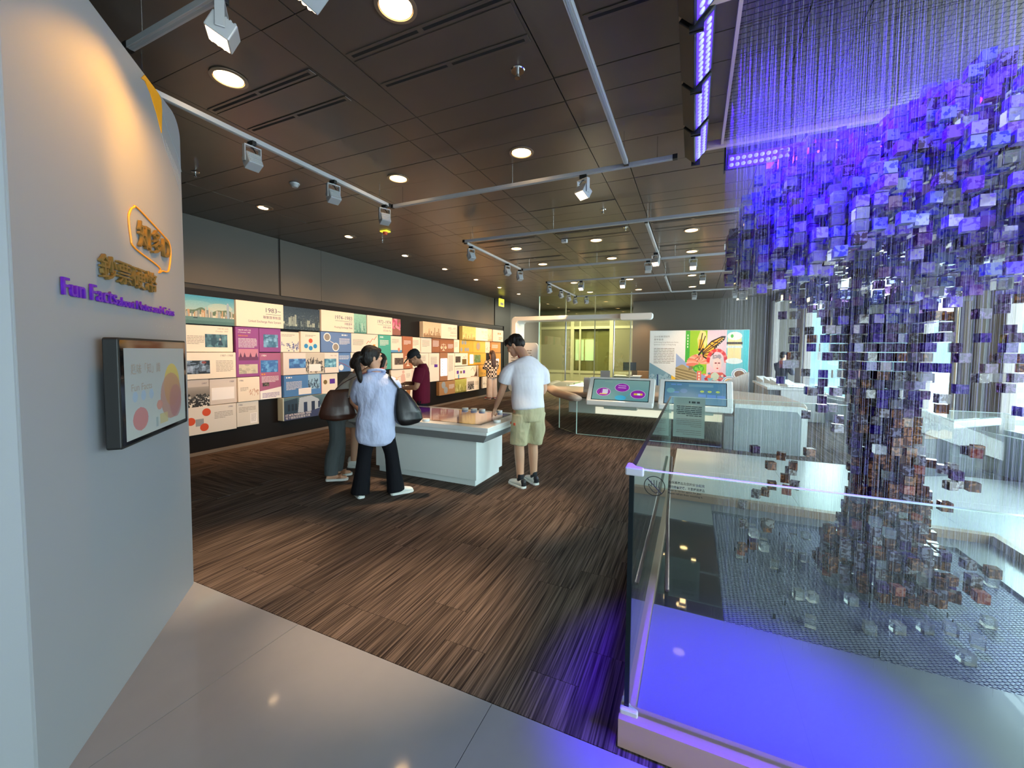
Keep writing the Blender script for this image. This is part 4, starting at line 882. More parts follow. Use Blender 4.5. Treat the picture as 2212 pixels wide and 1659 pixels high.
# ================================================================== CENTRE TABLE
tb = thing('touch_table', 'white multi-touch table with a dark screen top in the hall centre', 'table', (-3.01, 4.37, 0))
MB().box(-.72, .72, -.30, .33, 0, .07).build('plinth', 'white_laminate', tb, bevel=.002)
MB().box(-.75, .75, -.33, .36, .078, .56).build('base_cabinet', 'white_laminate', tb, bevel=.003)
def frustum(x0, x1, y0, y1, z0, X0, X1, Y0, Y1, z1):
    b = MB(); b.rings([[(x0, y0, z0), (x1, y0, z0), (x1, y1, z0), (x0, y1, z0)], [(X0, Y0, z1), (X1, Y0, z1), (X1, Y1, z1), (X0, Y1, z1)]]); return b
frustum(-.90, .90, -.44, .46, .56, -1.0, 1.0, -.55, .55, .665).build('flared_underside', 'counter_grey', tb, bevel=.002)
MB().box(-1.0, 1.0, -.55, .55, .667, .70).build('lower_rim', 'white_laminate', tb, bevel=.002)
MB().box(-1.02, 1.02, -.565, .565, .703, .755).build('table_top', 'white_gloss', tb, bevel=.003)
MB().box(-.86, .86, -.43, .45, .7551, .757).build('screen_border', 'black_gloss', tb)
cvs = Canvas(90, 46, (120, 96, 84)).grad((150, 120, 100), (50, 40, 96)).rect(.12, .34, 0, 1, (60, 34, 110), .9).ell(.55, .4, .06, .12, (176, 150, 130), .6).ell(.72, .5, .05, .1, (176, 150, 130), .5).grain(5, 2, 2)
cvs.rect(0, 1, .86, 1, (34, 28, 100), .9)
col_mat('table_display', .06, .25); picture(cvs, Matrix.Identity(4), -.82, .82, -.4, .42, 'table_display', tb, 'table_display', .7573)
for x, y in ((.10, .505), (.24, .505), (.37, .505), (.63, .505), (-.03, -.5), (.17, -.5), (.94, -.18), (-.6, -.5), (-.94, .1)):
    MB().cyl((0, 0, 0), .045, .032, 28).build('game_puck', 'white_gloss', None, bevel=.006, loc=(tb.location.x+x, tb.location.y+y, .755))
PUCKS = [o for o in bpy.data.objects if o.name.startswith('game_puck')]
for o, lb in zip(PUCKS, ('first white puck from the left on far table edge', 'second white puck from the left on far table edge', 'third white puck from left on far table edge', 'white puck alone near the right end of far table edge', 'white puck beside the black bag on near table edge', 'white puck right of its pair on near table edge', 'white puck on the right table edge below the pointing hand', 'white puck on near table edge behind the blue shirt', 'white puck on the left table edge behind the visitors')): tag(o, lb, 'puck', 'white pucks on the table')

# ================================================================== TOUCH KIOSKS AND WHITE COUNTER
kb = thing('exhibit_counter', 'white floating ribbon counter with glass legs carrying two kiosks', 'counter', (0, 0, 0))
MB().box(-2.30, .56, 7.95, 8.5, .36, .66).build('hung_cabinet', 'white_satin', kb, bevel=.004)
mat('lit_edge', (1, .93, .82), .5, emit=.55, ecol=(1, .86, .66))
MB().box(-1.75, .55, 7.938, 7.949, .37, .5).build('lit_band', 'lit_edge', kb)  # lit cabinet front, its brightness put into a glowing band
MB().prism([(-1.9, 7.86), (.62, 7.86), (.62, 7.5), (1.62, 7.5), (1.68, 7.9), (1.6, 9.2), (.5, 10.2), (-2.6, 11.1), (-3.3, 11.0), (-3.35, 9.6), (-2.6, 8.0)], .68, .775).build('counter_top', 'counter_warm_lit', kb, bevel=.035, seg=4)
rb = MB(); prof = [(.63, .0), (1.62, .0), (1.62, .66)] + [(1.52+.1*math.cos(a), .66+.1*math.sin(a)) for a in [PI/2*i/6 for i in range(7)]] + [(.63, .76)]
RF = basis((0, 7.62, 0), (1, 0, 0), (0, 0, 1)); rb.prism(prof, 0, .16, T=RF); rb.build('ribbon_leg', 'white_satin', kb, bevel=.01)
MB().prism([(.63, .0), (1.54, .0), (1.54, .60), (1.48, .68), (.63, .7)], .16, .17, T=RF).build('leg_face', 'counter_grey', kb)
MB().box(.48, .625, 7.46, 7.9, 0, .55).build('leg_cheek', 'counter_shade', kb, bevel=.01)
gl = MB(); gl.box(-2.03, .46, 7.572, 7.584, .004, .655).build('glass_leg', 'glass_pane', kb)
GA = basis((-2.03, 7.578, 0), (-.49, .45, 0), (0, 0, 1)); MB().box(.008, .66, .004, .655, -.006, .006, T=GA).build('glass_leg', 'glass_pane', kb)
for x, y in ((-2.03, 7.578), (-2.52, 8.03)): MB().box(x-.007, x+.007, y-.007, y+.007, .003, .655).build('glass_edge', 'edge_glass', kb)
MB().box(-2.03, .46, 7.57, 7.586, .001, .005).build('glass_foot', 'edge_glass', kb)
# rounded nose of the counter towards the table
nose = MB(); nose.tube([(-1.98, 7.45, .70), (-2.14, 7.64, .70), (-2.55, 8.1, .71), (-3.3, 9.5, .72), (-3.4, 10.6, .73)], [(.05, .09), (.075, .13), (.08, .16), (.08, .16), (.07, .14)], 16); nose.build('rounded_nose', 'counter_warm_lit', kb, smooth=True)
MB().box(-2.75, -1.95, 9.3, 10.6, .776, .80).build('display_lid', 'glass_pane', kb); MB().box(-2.7, -2.0, 9.35, 10.55, .7755, .778).build('display_bed', 'light_box', kb)
def kiosk(x0, x1, label, cv, frame_label=None):
    t = thing('touch_kiosk', label, 'kiosk', ((x0+x1)/2, 7.40, .62)); w = (x1-x0)/2
    tl = math.atan2(.37, .52); F = Matrix.Translation((0, 0, .02)) @ Matrix.Rotation(PI/2-.62, 4, 'X')      # local x right, y up the slope, z out
    MB().prism(rounded(-w, w, 0, .58, .03), -.075, 0, T=F).build('casing', 'white_gloss', t, bevel=.016, seg=3)
    MB().box(-w+.01, w-.01, .0, .06, -.02, .08).build('front_lip', 'white_gloss', t, bevel=.02, seg=3)
    MB().box(-.3, .3, .195, .545, -.1, .02).build('support', 'white_satin', t, bevel=.01)
    x0_, x1_ = -w+.10, w-.10
    MB().box(x0_-.012, x1_+.012, .078, .532, .0, .0015, T=F).build('screen_bezel', 'black_gloss', t)
    picture(cv, F, x0_, x1_, .09, .52, 'print_screen', t, 'display', .0022)
    for k in range(3): MB().cyl((-w+.05, .14+.03*k, .0), .004, .0015, 10, T=F).build('key_mark', 'ink_grey', t)
    MB().box(-w+.12, -w+.26, .03, .05, 0, .001, T=F).build('maker_plate', 'counter_grey', t)
    return t, F
PU = (146, 40, 160)
cv = Canvas(110, 66, (112, 176, 178)).grad((96, 142, 146), (120, 154, 150))
for u, v in ((.2, .38), (.53, .62), (.82, .32)): cv.ell(u, v, .132, .21, (214, 170, 214)).ell(u, v, .122, .195, (60, 20, 110)).ell(u, v, .116, .185, PU)
cv.rect(.18, .28, .3, .52, (196, 190, 214)).rect(.13, .27, .26, .30, (214, 180, 90)).line((.13, .3), (.15, .52), .01, (60, 40, 90)).rect(.75, .9, .28, .37, (214, 180, 60)).rect(.81, .86, .28, .37, (220, 230, 220)).ell(.52, .12, .1, .12, (58, 160, 196)).rect(.46, .6, .7, .72, (230, 210, 235)).rect(.46, .6, .6, .62, (230, 210, 235)).line((.62, .2), (.68, .36), .008, (60, 150, 180)).line((.34, .48), (.4, .52), .006, (90, 120, 150)).line((.66, .5), (.7, .46), .006, (90, 120, 150)).rect(.2, .34, .88, .92, (130, 160, 150))
kiosk(-1.82, -.62, 'left tilted touch kiosk showing three purple ovals', cv)
cv = Canvas(110, 66, (96, 150, 178)).grad((84, 118, 142), (72, 112, 136))
for u in (.62, .74, .87): cv.ell(u, .6, .032, .045, (176, 190, 80)).ell(u, .6, .022, .03, (150, 176, 90))
for a in ((.1, .18, .86, .92), (.2, .28, .86, .92), (.14, .24, .5, .56), (.56, .68, .34, .48), (.7, .84, .32, .46), (.86, .98, .3, .44)): cv.rect(*a, (90, 126, 182), .9)
cv.ell(.1, .6, .07, .12, (110, 160, 160), .7).ell(.32, .6, .06, .1, (100, 130, 170), .6).rect(.4, .8, .8, .92, (120, 150, 160), .5)
kiosk(-.55, .61, 'right tilted touch kiosk with a pale blue screen', cv)
hp = thing('leaflet_stand', 'small white upright stand beside the left touch kiosk', 'stand', (-1.95, 7.98, .7765)); MB().prism([(-.06, 0), (.06, 0), (.075, .3), (-.045, .3)], -.02, .02, T=basis((0, 0, 0), (1, 0, 0), (0, 0, 1))).build('stand_body', 'white_satin', hp, bevel=.006); MB().box(-.05, .05, -.022, -.02, .06, .26).build('leaflet_face', 'clip_plastic', hp)
# second white counter by the windows
c2 = thing('window_counter', 'white rounded counter with small tablet stands near the windows', 'counter', (0, 0, 0))
RF2 = basis((0, 11.4, 0), (1, 0, 0), (0, 0, 1))
MB().prism([(1.9, 0), (2.78, 0), (2.78, .66)] + [(2.68+.1*math.cos(a), .68+.1*math.sin(a)) for a in [PI/2*i/6 for i in range(7)]] + [(1.9, .78)], -.12, .08, T=RF2).build('ribbon_leg', 'white_satin', c2, bevel=.01)
MB().box(1.62, 2.72, 11.3, 14.0, .72, .78).build('counter_top', 'white_satin', c2, bevel=.01)
MB().box(1.66, 1.9, 11.45, 13.9, .0, .715).build('side_panel', 'counter_grey', c2, bevel=.01)
for k, (x, y) in enumerate(((1.85, 13.5), (1.95, 12.9), (2.02, 12.4), (2.15, 11.9))):
    t = thing('tablet_stand', '%s tilted white tablet stand from the far end of window counter' % ordinal(k), 'tablet stand', (x, y, .78), .5, 'tablet stands')
    MB().prism([(-.16, 0), (.12, 0), (.16, .16), (-.12, .06)], -.13, .13, T=basis((0, 0, 0), (0, 1, 0), (0, 0, 1))).build('wedge', 'white_gloss', t, bevel=.008)
    MB().box(-.12, .12, -.14, .10, .085, .09, T=Matrix.Rotation(.36, 4, 'X')).build('tablet', 'clip_plastic', t)
# display desk by the windows
dk = thing('display_desk', 'grey display desk with glass lid in front of the windows', 'desk', (0, 0, 0))
MB().prism([(2.83, 6.48), (3.55, 7.12), (3.5, 8.2), (3.02, 7.95)], .705, .80).build('desk_box', 'counter_grey', dk, bevel=.015); MB().prism([(2.87, 6.56), (3.5, 7.13), (3.46, 8.12), (3.05, 7.9)], .8005, .8012).build('display_bed', 'counter_shade', dk); MB().prism([(2.86, 6.54), (3.52, 7.13), (3.47, 8.14), (3.04, 7.91)], .802, .814).build('glass_lid', 'glass_pane', dk)
MB().prism([(2.75, 6.92), (3.4, 7.24), (3.36, 8.0), (2.95, 7.8)], 0, .70).build('pedestal', 'bench_dark', dk, bevel=.01)
MB().prism([(0, 0), (.36, 0), (.36, .09), (.26, .12), (.16, .1), (.08, .12), (0, .08)], .002, .012, T=basis((2.75, 6.92, .5), (.65, .32, 0), (0, 0, 1))).build('wavy_strip', 'stone_strip', dk)

# ================================================================== BUTTERFLY POSTER
po = thing('butterfly_poster', 'wide freestanding poster wall with a monarch butterfly and opera face', 'poster', (.09, 14.8, 0))
PF = basis((-1.5, -.04, 0), (1, 0, 0), (0, 0, 1)); PW, PH0, PH1 = 3.0, .42, 2.34
MB().box(0, PW, PH0-.05, PH1, -.06, 0, T=PF).build('poster_board', 'white_satin', po, bevel=.004)
MB().prism([(1.5, 0), (3.0, 0), (3.0, 1.0), (2.4, .7)], .0, .2, T=PF).build('white_foot', 'white_satin', po, bevel=.01); MB().box(.1, 1.5, 0, PH0-.05, -.05, -.01, T=PF).build('foot', 'counter_grey', po)
def poster():
    c = Canvas(300, 180, (222, 222, 218)); U, V = c.U, c.V; G = np.random.default_rng(6)
    c.rect(.42, .60, 0, 1, (146, 190, 40)).rect(.38, .425, 0, 1, (62, 168, 56)).rect(.60, .79, 0, 1, (222, 190, 200)).rect(.79, 1, 0, 1, (110, 190, 200)).rect(.95, 1, 0, 1, (70, 190, 200))
    c.poly([(0, .43), (.38, .08), (.38, 0), (0, 0)], (120, 156, 170)); c.put((V < .2+.05*np.sin(U*60)*np.sin(U*23)) & (U < .24) & (V < .43-.92*U), (150, 180, 190))
    for _ in range(70):
        u, v = G.random()*.26, G.random()*.2
        c.rect(u, u+.006, v, v+.02, [(90, 130, 150), (190, 200, 196), (70, 100, 120)][G.integers(3)]) if v < .4-.92*u else None
    c.rect(.085, .1, 0, .22, (40, 70, 110)).poly([(.24, .21), (.285, .17), (.285, 0), (.24, 0)], (240, 190, 50))
    c.poly([(.285, .6), (.285, 0), (.62, 0), (.62, .2), (.48, .3)], (150, 170, 205)); ms = (V < .38-.1*(U-.28)+.03*np.sin(U*40)) & (U > .285) & (U < .50) & (V < .6-1.6*(U-.285))
    c.put(ms, (176, 156, 110))
    for k in range(26): c.line((.285, .02+.015*k), (.5, -.12+.018*k), .006, [(110, 90, 56), (206, 188, 140), (140, 118, 80)][k % 3], .8) if k < 22 else None
    c.poly([(.42, .45), (.45, .38), (.5, .36), (.42, .3)], (120, 80, 50), .6)
    # flower
    for k in range(15): a = .25+PI*.95*k/14; c.ell(.525+.07*math.cos(a), .42+.11*math.sin(a), .065, .028, [(238, 150, 120), (246, 176, 150), (224, 120, 96)][k % 3], 1, a)
    c.ell(.52, .34, .055, .07, (70, 160, 50)); [c.ell(.48+.08*G.random(), .3+.08*G.random(), .008, .012, (120, 200, 70)) for _ in range(24)]
    # butterfly
    OR, BK = (240, 170, 50), (24, 18, 14)
    c.poly([(.52, .62), (.5, .85), (.53, 1), (.58, .98), (.6, .8), (.57, .64)], (236, 206, 130)).poly([(.51, .64), (.515, .84), (.55, .86), (.58, .66)], OR)
    c.poly([(.55, .64), (.64, .82), (.74, .9), (.78, .9), (.77, .84), (.70, .72), (.67, .6), (.6, .5), (.56, .54)], BK).poly([(.56, .64), (.64, .79), (.73, .87), (.76, .87), (.68, .73), (.65, .62), (.6, .53), (.57, .56)], OR)
    for p_, q_ in (((.56, .62), (.74, .86)), ((.56, .6), (.7, .76)), ((.56, .59), (.67, .66)), ((.57, .58), (.64, .56)), ((.62, .77), (.68, .7)), ((.52, .66), (.55, .95)), ((.53, .66), (.58, .9)), ((.66, .8), (.72, .78))): c.line(p_, q_, .008, BK)
    for k in range(12): c.ell(.6+.16*k/11, .5+.36*k/11, .004, .007, (240, 236, 226))
    c.line((.52, .58), (.56, .68), .016, BK).ell(.525, .67, .014, .022, BK).line((.53, .56), (.48, .5), .004, BK).line((.54, .56), (.5, .45), .004, BK)
    # opera face
    RD, PK = (206, 50, 56), (238, 196, 190)
    for k in range(18): a = PI*1.1*k/17-.15; c.ell(.70+.085*math.cos(a), .5+.16*math.sin(a), .018, .028, RD if k % 3 else (230, 120, 110))
    c.ell(.7, .46, .07, .12, (206, 196, 200)); c.ell(.705, .42, .042, .11, PK); [c.ell(.66+.08*G.random(), .52+.06*G.random(), .008, .012, (150, 140, 150)) for _ in range(30)]
    c.ell(.69, .44, .014, .012, (200, 110, 110)).ell(.722, .44, .014, .012, (200, 110, 110)).ell(.69, .44, .007, .008, (40, 24, 24)).ell(.722, .44, .007, .008, (40, 24, 24)).ell(.708, .35, .01, .01, (196, 60, 60)).line((.706, .42), (.707, .385), .003, (206, 150, 140))
    c.poly([(.56, 0), (.6, .22), (.66, .28), (.76, .28), (.8, .2), (.8, 0)], (214, 90, 80)); [c.ell(.57+.22*G.random(), .26*G.random(), .016, .016, [(236, 120, 100), (90, 140, 160), (240, 200, 180), (190, 40, 50)][k % 4]) for k in range(60)]
    c.ell(.685, .21, .04, .07, (196, 210, 190)).poly([(.61, .18), (.67, .18), (.64, .08)], (130, 180, 190)).rect(.505, .55, 0, .3, (226, 120, 96)).poly([(.745, 0), (.745, .16), (.79, .12), (.79, 0)], (230, 110, 150)).rect(.49, .56, .0, .02, (226, 120, 96))
    for k in range(5): c.rect(.52, .537, .04+.05*k, .07+.05*k, (250, 226, 210)).rect(.398, .408, .7+.05*k, .73+.05*k, (226, 240, 210)).rect(.756, .77, .02+.03*k, .035+.03*k, (250, 226, 236))
    # bowls and glass
    c.rect(.8, .93, .5, .92, (236, 214, 150)).ell(.865, .9, .07, .07, (240, 238, 220)).ell(.84, .9, .014, .03, (70, 170, 60)).rect(.79, .94, .76, .8, (60, 44, 34)).rect(.79, .94, .7, .74, (214, 222, 220)).ell(.865, .48, .08, .05, (230, 236, 230))
    for u, v, r, t in ((.83, .12, .075, (226, 170, 80)), (.92, .26, .075, (130, 90, 60)), (.94, .06, .08, (176, 130, 90))): c.ell(u, v, r, r*1.7*.8, (220, 230, 236)).ell(u, v, r*.86, r*1.15, (80, 120, 176)).ell(u, v, r*.78, r*1.04, (230, 236, 236)).ell(u, v, r*.6, r*.8, t)
    return c.grain(5, 1, 4)
picture(poster(), PF, .01, PW-.01, PH0, PH1-.01, 'print_poster', po, 'poster_print', .002)
for bd, y, h_, w_ in (('2018 香港鈔票系列', 2.10, .07, .5), ('薈萃香港', 2.0, .07, .3), ('2018 Hong Kong Banknote Series', 1.91, .055, .78), ('Spectrum of Life in Hong Kong', 1.83, .055, .7)): write(bd, PF, .14, y, h_, 'ink_grey', po, 'L', 0, w_, 'heading', .003)
text_lines(PF, .14, 1.72, .66, 10, .055, .02, 'ink_grey', po, seed=3, lift=.003)

# ================================================================== WHITE RIBBON PORTAL, FAR GALLERY
pt = thing('ribbon_portal', 'white rounded ribbon portal framing the far glass office', 'portal', (0, 12.4, 0))
Lg = rounded(-5.62, -1.12, 0, 2.74, [.12, .12, 0, .02]); Li = [(-1.12+.0, 2.60), (-5.45, 2.60), (-5.45, 0)]
pp = MB(); out = [(-5.62, 0)] + [(-5.62, 2.6)] + [(-5.62+.14-.14*math.cos(a), 2.6+.14*math.sin(a)) for a in [PI/2*i/8 for i in range(1, 9)]] + [(-1.9, 2.74), (-1.9, 2.60), (-5.38, 2.60), (-5.45, 2.53), (-5.45, 0)]
T_ = basis((0, 0, 0), (1, 0, 0), (0, 0, 1)); pp.prism(out, -.75, .0, T=T_); pp.build('ribbon', 'white_satin', pt, bevel=.02, seg=3)
MB().prism(rounded(-2.0, -1.1, 2.53, 2.72, [.05, .02, .05, .09]), .0, .3, T=T_).build('ribbon_tip', 'white_satin', pt, bevel=.04, seg=3)
ib = thing('info_board', 'pale rounded information board at the foot of the white portal', 'display board', (-5.0, 12.0, 0)); MB().prism(rounded(-.5, .5, 0.3, 1.86, .12), 0, .05, T=basis((0, 0, 0), (1, .05, 0), (0, 0, 1))).build('board', 'white_satin', ib, bevel=.01); MB().box(-.4, .4, -.03, .03, 0, .32).build('foot', 'counter_grey', ib); text_lines(basis((0, -.052, 0), (1, .05, 0), (0, 0, 1)), -.4, 1.6, .7, 6, .08, .03, 'ink_grey', ib, seed=8)
de = thing('reception_desk', 'pale desk with a monitor inside the far glass office', 'desk', (-2.1, 15.0, 0)); MB().box(-.5, .35, -.3, .3, 0, .72).build('desk_body', 'counter_grey', de, bevel=.01); MB().box(-.55, .4, -.33, .33, .722, .75).build('desk_top', 'white_satin', de)
mo = thing('desk_monitor', 'black monitor tilted on the desk in the far office', 'monitor', (-2.1, 15.0, .75), .5); MB().box(-.24, .24, -.015, .015, .18, .48).build('screen', 'black_matt', mo, bevel=.005); MB().box(-.02, .02, .0, .03, .02, .3).build('stem', 'black_matt', mo); MB().box(-.1, .1, -.07, .07, 0, .02).build('base', 'black_matt', mo)
ch = thing('office_chair', 'wooden backed chair at the desk in the far office', 'chair', (-1.72, 15.55, 0)); MB().box(-.2, .2, -.2, .2, .43, .47).build('seat', 'stone_strip', ch, bevel=.01); MB().box(-.2, .2, .17, .2, .47, .9).build('backrest', 'stone_strip', ch, bevel=.01)
for x in (-.17, .17):
    for y in (-.17, .17): MB().cyl((x, y, 0), .015, .43, 8).build('leg', 'chrome', ch)
ss = thing('sign_stand', 'slim stand with a grey notice in front of the glass doors', 'sign', (-2.55, 12.9, 0)); MB().cyl((0, 0, 0), .14, .015, 24).build('base', 'chrome', ss); MB().cyl((0, 0, .015), .016, .98, 12).build('pole', 'chrome', ss); MB().box(-.15, .15, -.02, .0, .72, 1.0).build('notice_plate', 'counter_grey', ss, bevel=.004)
bi = thing('waste_bin', 'dark grey bin in front of the far office', 'bin', (-3.05, 12.8, 0)); MB().prism(rounded(-.16, .16, -.16, .16, .03), 0, .52).build('bin_body', 'counter_shade', bi); MB().prism(rounded(-.165, .165, -.165, .165, .03), .522, .56).build('lid', 'black_matt', bi)
lamp('SPOT', 'office_lamp', (-1.8, 15.2, 3.4), 170, WARM, (-1.75, 15.95, 1.0), spot_size=1.2, spot_blend=.8)
lamp('AREA', 'office_light', (-4, 16, 3.45), 300, (1, .95, .7), (-4, 16, 0), size=2.5)

# ================================================================== GLASS ENCLOSURE AND ITS PLINTH
X0, X1, Y0, Y1, ZB, ZG = -.21, 2.28, 1.64, 4.55, .12, 1.12
pn = thing('display_plinth', 'low plinth with violet lit white ledge, dark mirror strip and wire mesh inside the glass', 'plinth', (0, 0, 0))
b = MB(); b.box(X0-.025, X1+.03, Y0-.055, Y0+.03, .005, ZB); b.box(X0-.025, X1+.03, Y1-.03, Y1+.05, .005, ZB); b.box(X0-.025, X0+.03, Y0+.03, Y1-.03, .005, ZB); b.box(X1-.03, X1+.03, Y0+.03, Y1-.03, .005, ZB)
b.build('rim', 'plinth', pn)
MB().box(X0+.032, X1-.032, Y0+.032, 2.50, .006, .075).build('front_ledge', 'ledge_white', pn)
MB().box(X0+.032, .2, 2.503, 3.95, .006, .05).build('mirror_strip', 'pit_gloss', pn); MB().box(X0+.032, .2, 3.953, Y1-.032, .006, .05).build('reflection_strip', 'counter_shade', pn)  # grey stretch at the back: reflection put into a panel colour
MB().box(.202, 1.95, 4.32, Y1-.032, .006, .05).build('back_ledge', 'ledge_white', pn); MB().box(1.952, X1-.032, 2.503, Y1-.032, .006, .05).build('right_ledge', 'ledge_white', pn)
MB().box(.202, 1.95, 2.503, 4.318, .005, .012).build('mesh_bed', 'mesh_floor', pn)
def clip_line(px, py, dx, dy, x0, x1, y0, y1):
    t0, t1 = -1e9, 1e9
    for p_, d_, a, c_ in ((px, dx, x0, x1), (py, dy, y0, y1)):
        if abs(d_) < 1e-9: continue
        u, v = (a-p_)/d_, (c_-p_)/d_; t0 = max(t0, min(u, v)); t1 = min(t1, max(u, v))
    return t0, t1
mw = MB()
for sg_ in (-1, 1):
    a = math.radians(24)*sg_; dx, dy = math.cos(a), math.sin(a); nx_, ny_ = -dy, dx
    for k in range(-140, 141):
        px, py = 1.07+nx_*k*.0185, 3.41+ny_*k*.0185
        t0, t1 = clip_line(px, py, dx, dy, .205, 1.947, 2.506, 4.315)
        if t1-t0 < .01: continue
        mw.box(t0, t1, -.002, .002, .025, .029, T=Matrix.Translation((px, py, 0)) @ Matrix.Rotation(a, 4, 'Z'))
tag(mw.build('wire_mesh', 'mesh_wire', pn), kind='stuff')
for k in range(24): MB().cyl((0, 0, 0), .0035, .03, 8).build('mesh_pin', 'black_matt', pn, loc=(.3+1.55*random.random(), 2.6+1.6*random.random(), .028))
ge = thing('glass_enclosure', 'clear glass balustrade around the hanging cube sculpture', 'balustrade', (0, 0, 0))
g = .009
for nm, bx in (('front', (X0, X1, Y0-g, Y0+g)), ('back', (X0, X1, Y1-g, Y1+g)), ('left', (X0-g, X0+g, Y0+g, Y1-g)), ('right', (X1-g, X1+g, Y0+g, Y1-g))):
    MB().box(*bx, ZB, ZG).build('glass_panel', 'glass_pane', ge)
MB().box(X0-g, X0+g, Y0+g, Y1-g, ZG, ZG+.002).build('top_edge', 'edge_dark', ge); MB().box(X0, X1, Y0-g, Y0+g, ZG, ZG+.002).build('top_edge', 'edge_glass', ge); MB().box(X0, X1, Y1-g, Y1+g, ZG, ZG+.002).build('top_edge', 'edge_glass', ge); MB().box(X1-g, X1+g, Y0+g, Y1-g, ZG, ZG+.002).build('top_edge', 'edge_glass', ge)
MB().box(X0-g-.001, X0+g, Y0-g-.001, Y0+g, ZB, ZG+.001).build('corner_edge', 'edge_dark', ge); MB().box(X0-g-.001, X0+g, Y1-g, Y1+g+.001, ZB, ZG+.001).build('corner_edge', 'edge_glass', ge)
for z in (ZG-.022, ZB-.012): MB().prism([(-.02, -.02), (.05, -.02), (.05, .0), (.02, .012), (0, .05), (-.02, .05)], 0, .034).build('corner_clip', 'clip_plastic', ge, bevel=.006, loc=(X0-.004, Y0-.006, z))
MB().tube([(X0+.03, 4.36, .52), (X0+.06, 3.3, .30), (X0+.10, 2.62, .11)], .014, 10).build('brace_rod', 'steel_rail', ge, smooth=True)
NF = basis((X0, Y0-g-.0008, 0), (1, 0, 0), (0, 0, 1))
nt_ = thing('no_touch_notice', 'black crossed hand symbol and small print on the front glass', 'notice')
ring = MB(); ring.rings([[NF @ Vector((.085+r*math.cos(2*PI*k/40), 1.065+r*math.sin(2*PI*k/40), 0)) for k in range(40)] for r in (.036, .039)], False); ring.build('ring', 'black_matt', nt_)
hd = MB()
for dx, h_, a in ((-.012, .022, .10), (-.004, .026, .03), (.004, .026, -.03), (.012, .022, -.1)): hd.tube([NF @ Vector((.088+dx, 1.062, .0004)), NF @ Vector((.088+dx*1.3, 1.062+h_, .0004))], .0014, 6)
hd.tube([NF @ Vector(p) for p in ((.088-.015, 1.064, .0004), (.088-.026, 1.07, .0004), (.088-.024, 1.064, .0004), (.078, 1.045, .0004), (.09, 1.038, .0004), (.102, 1.046, .0004), (.102, 1.064, .0004))], .0014, 6); hd.build('hand_outline', 'black_matt', nt_)
MB().tube([NF @ Vector((.058, 1.092, .0006)), NF @ Vector((.112, 1.038, .0006))], .0018, 6).build('cross_bar', 'black_matt', nt_)
for bd, z, h_, w_ in (('為保護展品及您的安全起見', 1.083, .0115, .125), ('請勿倚靠玻璃，不要觸摸展品', 1.066, .0115, .125), ('Please do not lean against the glass.', 1.053, .009, .115), ('Please refrain from touching it.', 1.041, .009, .12)): write(bd, NF, .135, z, h_, 'black_matt', nt_, 'L', .01, w_, 'notice_text', .0004)
LF = basis((X1*0+.12, Y1+g+.004, 0), (-1, 0, 0), (0, 0, 1))
lb_ = thing('caption_plate', 'frosted caption plate with small print hung on the back glass', 'sign', (0, 0, 0)); mat('frosted', srgb(206, 214, 204), .5, Alpha=.72)
MB().box(0, .30, .70, 1.115, 0, .004, T=LF).build('plate', 'frosted', lb_); text_lines(LF, .05, 1.06, .2, 1, .02, .02, 'black_matt', lb_, 'heading', 4, -.0006)
text_lines(LF, .03, 1.02, .24, 6, .019, .008, 'ink_dark', lb_, seed=1, lift=-.0006); text_lines(LF, .03, .89, .24, 5, .019, .006, 'ink_grey', lb_, seed=2, lift=-.0006); text_lines(LF, .03, .77, .24, 3, .02, .006, 'ink_grey', lb_, seed=5, lift=-.0006)

# ================================================================== HANGING CUBE SCULPTURE
sc_ = thing('cube_sculpture', 'tree shaped cloud of acrylic cubes hanging on threads inside the glass enclosure', 'sculpture', (1.1, 3.0, 3.4))
OFF = Matrix.Translation((-1.1, -3.0, -3.4))
FX0, FX1, FY0, FY1, FZ = .18, 2.02, 2.40, 4.0, 3.40
b = MB(); b.box(FX0-.02, FX0, 1.4, FY1, FZ-.02, FZ+.03, T=OFF); b.box(FX1, FX1+.02, FY0, FY1, FZ-.02, FZ+.03, T=OFF); b.box(FX0-.3, FX1+.3, FY1, FY1+.045, FZ-.03, FZ+.03, T=OFF); b.box(FX0-.3, FX1+.3, FY0-.045, FY0, FZ-.03, FZ+.03, T=OFF); b.box(-.125, -.10, 1.4, FY1+.05, FZ-.02, FZ+.03, T=OFF)
b.build('hanging_frame', 'beige_frame', sc_)
hb = MB()
for x in (-.11, .17, 1.1, 2.13):
    for y in (FY0+.1, 2.7, FY1-.05): hb.cyl((x, y, FZ+.02), .005, .09, 6, T=OFF)
hb.build('hanger_rod', 'chrome', sc_)
net = MB()
for k in range(44): x = FX0+(FX1-FX0)*(k+.5)/44; net.box(x-.0012, x+.0012, 1.4, FY1, FZ, FZ+.003, T=OFF)
for k in range(60): y = 1.4+(FY1-1.4)*(k+.5)/60; net.box(FX0, FX1, y-.0012, y+.0012, FZ+.003, FZ+.006, T=OFF)
tag(net.build('thread_net', 'black_matt', sc_), kind='stuff')
CXs, CYs, CZs = .072, .072, .058
occ = {}
def put(x, y, z, kind):
    k = (round(x/CXs), round(y/CYs), round(z/CZs))
    if k not in occ: occ[k] = kind
R_ = random.Random(21)
